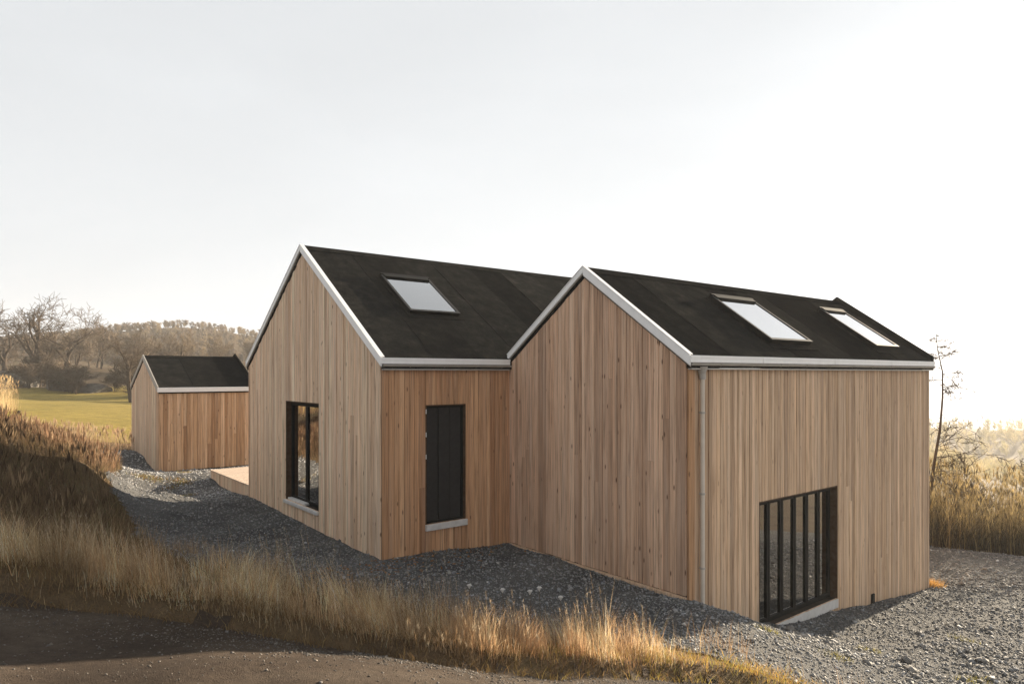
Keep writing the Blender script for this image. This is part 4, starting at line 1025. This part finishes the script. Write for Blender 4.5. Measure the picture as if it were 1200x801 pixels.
# dried umbels rising from the verge
UMB = [('dried white umbel in front of the side wall, leftmost of five', 0.0, 7.45, 550, 688), ('dried white umbel, second from the left above the grass tuft', 0, 7.3, 589, 693), ('dried white umbel beside the tallest stalk, left head of the pair', 0, 7.2, 621, 695),
       ('dried white umbel beside the tallest stalk, right head of the pair', 0, 7.25, 632, 691), ('dried white umbel at the right end of the bright grass tuft', 0, 7.1, 657, 702)]
for lab, _, Y, px_, py_ in UMB:
    X = (px_ - 600) / 800 * Y; zt = CAMZ + (437 - py_) / 800 * Y
    zb = float(height(np.array([X]), np.array([Y]))[0])
    r_ = empty('umbel_plant', (X, Y, zb)); tag(r_, lab, 'plant', 'dried umbels on the verge')
    hgt = max(zt - zb, 0.25)
    mb = MB(); mb.tube((0.02, 0, -0.03), (0, 0, hgt), 0.004, 0.0025, 6); mb.build('stem', M['twig'], r_)
    mb = MB()
    for i in range(28):
        a = 2.399 * i; rr_ = 0.026 * math.sqrt(i / 28); p = (math.cos(a) * rr_, math.sin(a) * rr_, hgt + 0.035 - rr_ * 0.25 + random.uniform(-.004, .004))
        mb.tube((0, 0, hgt - 0.015), p, 0.0012, 0.0012, 3, False); mb.tube((p[0], p[1], p[2] - 0.003), (p[0], p[1], p[2] + 0.005), 0.0042, 0.002, 5)
    mb.build('flower_head', M['sill'], r_)
# leaning post
pz = 3.2 + (437 - 512) / 800 * 16.0
post = MB(); post.tube((0, 0, -0.5), (0.42, 0.05, 0.55), 0.035, 0.03, 8)
tag(post.build('leaning_post', M['post'], None, (-12.15, 16.2, float(height(np.array([-12.15]), np.array([16.2]))[0]) + 0.15)), 'dark leaning wooden post on the bank at the left edge', 'post')

# ------------------------------------------------------------------ bare trees
def branch_segments(seed, h, r, spread=0.7, levels=5, kids=(3, 5), up=0.25, first=0.25, ratio=0.66, wob=0.16, lean=(0, 0), droop=0.0):
    rnd = random.Random(seed)
    out = []
    def grow(p, d, ln, rad, lev):
        nseg = max(2, 5 - lev) if lev < 2 else 2 if lev < levels - 1 else 2
        pts = [p]
        dd = d.copy()
        for i in range(nseg):
            w = wob * (0.6 if lev == 0 else 1.2)
            dd = (dd + Vector((rnd.gauss(0, w), rnd.gauss(0, w), rnd.gauss(0, w * 0.6) + up * 0.25 - droop * lev * 0.04))).normalized()
            q = pts[-1] + dd * (ln / nseg)
            r0 = rad * (1 - 0.55 * i / nseg); r1 = rad * (1 - 0.55 * (i + 1) / nseg)
            out.append((pts[-1], q, r0, r1, lev)); pts.append(q)
        if lev >= levels: return
        n = rnd.randint(*kids) + (2 if lev == 0 else 0)
        for i in range(n):
            t = first + (1 - first) * (i + rnd.random()) / n if lev == 0 else 0.2 + 0.8 * (i + rnd.random()) / n
            j = min(int(t * nseg), nseg - 1); f = t * nseg - j
            b = pts[j].lerp(pts[j + 1], min(f, 1))
            ax = Vector((rnd.gauss(0, 1), rnd.gauss(0, 1), rnd.gauss(0, 0.4)))
            ax = (ax - dd * ax.dot(dd)).normalized()
            nd = (dd * rnd.uniform(0.45, 0.9) + ax * spread * rnd.uniform(0.8, 1.3) + Vector((0, 0, up))).normalized()
            grow(b, nd, ln * ratio * rnd.uniform(0.7, 1.15) * (1.05 - 0.35 * t if lev == 0 else 1), max(rad * 0.5 * (1.1 - 0.4 * t), 0.004), lev + 1)
    grow(Vector((0, 0, -0.3)), Vector((lean[0], lean[1], 1)).normalized(), h, r, 0)
    return out
def seg_mesh(name, segs, mat, sides, rmin):
    P0 = np.array([s[0][:] for s in segs]); P1 = np.array([s[1][:] for s in segs])
    r0 = np.maximum([s[2] for s in segs], rmin); r1 = np.maximum([s[3] for s in segs], rmin)
    d = P1 - P0; P1 = P1 + d * 0.03
    d /= np.linalg.norm(d, axis=1)[:, None] + 1e-9
    ref = np.where(np.abs(d[:, 2:3]) > 0.9, np.array([[1.0, 0, 0]]), np.array([[0, 0, 1.0]]))
    a = np.cross(d, ref); a /= np.linalg.norm(a, axis=1)[:, None]; b = np.cross(d, a)
    n = len(segs); V = np.empty((n, 2 * sides, 3))
    for i in range(sides):
        t = 2 * np.pi * i / sides; o_ = a * math.cos(t) + b * math.sin(t)
        V[:, i] = P0 + o_ * r0[:, None]; V[:, sides + i] = P1 + o_ * r1[:, None]
    f = [(i, (i + 1) % sides, sides + (i + 1) % sides, sides + i) for i in range(sides)]
    F = (np.array(f)[None] + 2 * sides * np.arange(n)[:, None, None]).reshape(-1, 4)
    return npmesh(name, V.reshape(-1, 3), F, mat, smooth=sides > 4)
def tree_meshes(seed, h, r, rmin=0.012, bark='bark', twig='twig', split=1, **kw):
    s = branch_segments(seed, h, r, **kw)
    return seg_mesh('trunk', [q for q in s if q[4] < split], M[bark], 8, 0.03), seg_mesh('crown', [q for q in s if q[4] >= split], M[twig], 3, rmin)
def plant_tree(meshes, name, x, y, scale=1.0, rz=0.0, label=None, cat='tree', group=None, dz_=0.0):
    z = float(height(np.array([x]), np.array([y]))[0]) + dz_
    t = empty(name, (x, y, z), rz); t.scale = (scale,) * 3 if not isinstance(scale, tuple) else scale
    link('trunk', meshes[0], t); link('crown', meshes[1], t)
    return tag(t, label, cat, group)

# sapling at the right end of the house
def sapling_segments(seed):
    rnd = random.Random(seed); out = []
    pts = [Vector((-0.10, 0, -0.3)), Vector((0.0, 0, 1.2)), Vector((0.16, 0.02, 2.4)), Vector((0.34, 0.0, 3.5)), Vector((0.44, 0.03, 4.5)), Vector((0.42, 0, 5.3)), Vector((0.28, 0.02, 6.0)), Vector((0.22, 0, 6.5))]
    rad = [0.062, 0.052, 0.044, 0.036, 0.028, 0.020, 0.013, 0.008]
    for i in range(7): out.append((pts[i], pts[i + 1], rad[i], rad[i + 1], 0))
    def twig(p, d, ln, r, lev):
        n = 4 if lev == 1 else 3
        for i in range(n):
            d = (d + Vector((rnd.gauss(0, .16), rnd.gauss(0, .16), rnd.gauss(-0.02, .14)))).normalized()
            q = p + d * (ln / n)
            out.append((p, q, r * (1 - i / n * .7), r * (1 - (i + 1) / n * .7), lev))
            if lev < 3:
                for _ in range(rnd.randint(1, 2)):
                    ax = Vector((rnd.gauss(0, 1), rnd.gauss(0, 1), rnd.gauss(0.1, .7))).normalized()
                    twig(p.lerp(q, rnd.random()), (d * 0.7 + ax * 0.8).normalized(), ln * rnd.uniform(0.25, 0.5), r * 0.55, lev + 1)
            p = q
    for k in range(30):
        t = rnd.uniform(1.6, 6.95); i = int(t); p = pts[i].lerp(pts[i + 1], t - i)
        a = rnd.uniform(0, 6.28); 
        twig(p, Vector((math.cos(a), math.sin(a), rnd.uniform(-0.05, 0.5))).normalized(), (7.6 - t) * rnd.uniform(0.14, 0.36), 0.011, 1)
    return out
_ss = sapling_segments(4)
sap = (seg_mesh('trunk', [q for q in _ss if q[4] < 1], M['bark'], 8, 0.008), seg_mesh('crown', [q for q in _ss if q[4] >= 1], M['bark'], 3, 0.0065))
plant_tree(sap, 'bare_sapling', 12.95, 21.2, 1.0, 0.0, 'slender bare sapling rising beside the right end of the house', 'tree')
bu1 = tree_meshes(51, 2.2, 0.05, 0.008, 'bark', 'twig', spread=0.9, levels=4, kids=(4, 6), up=0.3, first=0.05, ratio=0.62)
plant_tree(bu1, 'bare_shrub', 25.6, 34, 1.45, 0.0, 'brown leafless shrub above the reeds at the right edge', 'shrub')
plant_tree(bu1, 'bare_shrub', 15.3, 22.6, 1.0, 1.0, 'thin bare shrub among the reeds behind the sapling', 'shrub')
# the old tree pair on the left
oldA = tree_meshes(21, 7.0, 0.42, 0.018, 'bark', 'twig', spread=0.85, levels=5, kids=(3, 4), up=0.22, first=0.32, ratio=0.66, split=2)
oldB = tree_meshes(33, 6.4, 0.38, 0.020, 'bark', 'twig', spread=0.9, levels=5, kids=(3, 4), up=0.2, first=0.30, ratio=0.66, split=2, lean=(0.12, 0))
plant_tree(oldA, 'bare_tree', -52.5, 75, 0.98, 0.3, 'tall spreading bare tree against the sky at the far left', 'tree')
plant_tree(oldB, 'bare_tree', -49.8, 76, 0.86, 1.3, 'leaning bare tree just right of the tallest one', 'tree')
plant_tree(oldB, 'bare_tree', -61, 82, 0.9, 4.0, 'bare tree cut by the left edge of the picture', 'tree')
plant_tree(oldA, 'bare_tree', -34.5, 62, 0.62, 2.2, 'pale trunked bare tree directly behind the left side of the shed', 'tree')
woodp = [tree_meshes(200 + i, 4.6, 0.17, 0.022, 'bark', 'twig_pale' if i % 2 else 'twig', spread=0.9, levels=4, kids=(4, 5), up=0.25, first=0.15, ratio=0.66) for i in range(4)]
k_ = 0
for i in range(34):
    f = i / 33
    x = -72 + 62 * f + random.uniform(-2, 2); y = 84 + random.uniform(-6, 26) + 10 * f
    plant_tree(woodp[i % 4], 'woodland_tree', x, y, random.uniform(0.62, 1.0), random.uniform(0, 6.28), 'bare brown tree in the wood between lawn and hill', 'tree', 'trees of the wood behind the shed')
bushp = [tree_meshes(300 + i, 1.5, 0.05, 0.014, 'twig', 'twig', spread=1.0, levels=4, kids=(5, 6), up=0.25, first=0.02, ratio=0.68) for i in range(2)]
for i in range(22):
    x = -62 + 40 * i / 21 + random.uniform(-1, 1); y = 69.5 + random.uniform(-2, 6) - max(0, (x + 45)) * 0.12
    plant_tree(bushp[i % 2], 'brush_shrub', x, y, random.uniform(0.9, 1.7), random.uniform(0, 6.28), 'bare brown bush along the far edge of the lawn', 'shrub', 'bushes along the far edge of the lawn')
for i, (x, y, sc_, lab) in enumerate([(-63, 76, 2.7, 'large tangled bush under the tree at the left edge of the picture'), (-57.5, 72.5, 2.3, 'tangled bush in front of the tall rock outcrop'), (-50.5, 73, 2.0, 'tangled bush between the tallest tree and the largest boulder'), (-40, 72, 2.2, 'tangled bush right of the low flat boulder')]):
    plant_tree(bushp[i % 2], 'tangled_bush', x, y, sc_, i * 1.7, lab, 'shrub')
# boulders
for i, (x, y, sx, sy, sz_, lab) in enumerate([(-46.5, 71, 2.9, 2.2, 1.7, 'largest grey boulder at the far edge of the lawn'), (-43.2, 70, 2.0, 1.6, 0.9, 'low flat boulder right of the largest one'), (-58.5, 74, 4.2, 3, 4.2, 'tall rock outcrop below the old tree at the left edge'), (-53.5, 73, 3.0, 2.4, 2.2, 'rounded rock at the foot of the tallest tree')]):
    z = float(height(np.array([x]), np.array([y]))[0])
    o = link('boulder', rock_mesh('boulder', 900 + i, M['rock'], 4, 0.20, 0.9, 16), None, (x, y, z + sz_ * 0.25), (0, 0, i)); o.scale = (sx, sy, sz_)
    tag(o, lab, 'boulder')
# far woods
def far_wood(name, label, n, xr, yr, h, seed, ntw=60, cols=((0.13, 0.10, 0.075), (0.16, 0.12, 0.082), (0.10, 0.082, 0.066), (0.19, 0.145, 0.09)), test=None):
    x = RNG.uniform(*xr, n); y = RNG.uniform(*yr, n)
    if test is not None: k = test(x, y); x, y = x[k], y[k]
    z = height(x, y); n = len(x)
    hh = h * RNG.uniform(0.7, 1.25, n)
    tx = np.repeat(x, ntw); ty = np.repeat(y, ntw); tz = np.repeat(z, ntw); th_ = np.repeat(hh, ntw)
    m = len(tx)
    t = RNG.uniform(0.15, 0.95, m); az = RNG.uniform(0, 2 * np.pi, m)
    rad = th_ * 0.42 * np.sqrt(np.clip(1 - ((t - 0.6) / 0.5) ** 2, 0.02, 1)) * RNG.uniform(0.2, 1, m)
    bx_ = tx + np.cos(az) * rad * 0.35; by_ = ty + np.sin(az) * rad * 0.35; bz_ = tz + th_ * t * 0.8
    ex = tx + np.cos(az) * rad + RNG.normal(0, .2, m); ey = ty + np.sin(az) * rad + RNG.normal(0, .2, m); ez = tz + th_ * (t * 0.85 + 0.18)
    w = RNG.uniform(0.05, 0.16, m)
    V = np.stack([np.stack([bx_ - w, by_, bz_], -1), np.stack([bx_ + w, by_, bz_ + w], -1), np.stack([ex, ey, ez], -1)], 1).reshape(-1, 3)
    F = np.arange(3 * m).reshape(-1, 3)
    col = np.repeat(np.repeat(hues(n, list(cols), 0.15), ntw, 0), 3, 0)
    return tag(link(name, npmesh(name, V, F, M['grass'], col)), label, 'wood', kind='stuff')
far_wood('hill_wood', 'bare brown woodland covering the far hill', 3200, (-210, 30), (125, 215), 2.3, 1, 45)
far_wood('valley_wood', 'hazy tree line across the valley on the right', 2200, (60, 420), (130, 335), 6.0, 2, 60, ((0.34, 0.28, 0.14), (0.40, 0.32, 0.17), (0.28, 0.24, 0.12)))  # pale golden tree colours also carry part of the valley haze

# ------------------------------------------------------------------ haze
haze_m = bpy.data.materials.new('valley_haze'); haze_m.use_nodes = True
hn = haze_m.node_tree.nodes; hn.clear()
ho = hn.new('ShaderNodeOutputMaterial'); hv = hn.new('ShaderNodeVolumePrincipled')
hv.inputs['Color'].default_value = (0.98, 0.97, 0.95, 1); hv.inputs['Density'].default_value = 0.0006; hv.inputs['Anisotropy'].default_value = 0.15
haze_m.node_tree.links.new(hv.outputs[0], ho.inputs['Volume'])
zmin, zmax = float(ZZ.min()) - 1.0, max(float(ZZ.max()), 20.0) + 9.0
haze = MB().box(GX[0] - 2, GX[-1] + 2, GY[0] - 2, GY[-1] + 2, zmin, zmax).build('haze', haze_m)
tag(haze, 'thin pale haze hanging in the air', 'haze', kind='stuff')
print('terrain z', zmin, zmax, 'grid', XX.shape, 'tris', sum(len(m.polygons) for m in bpy.data.meshes))
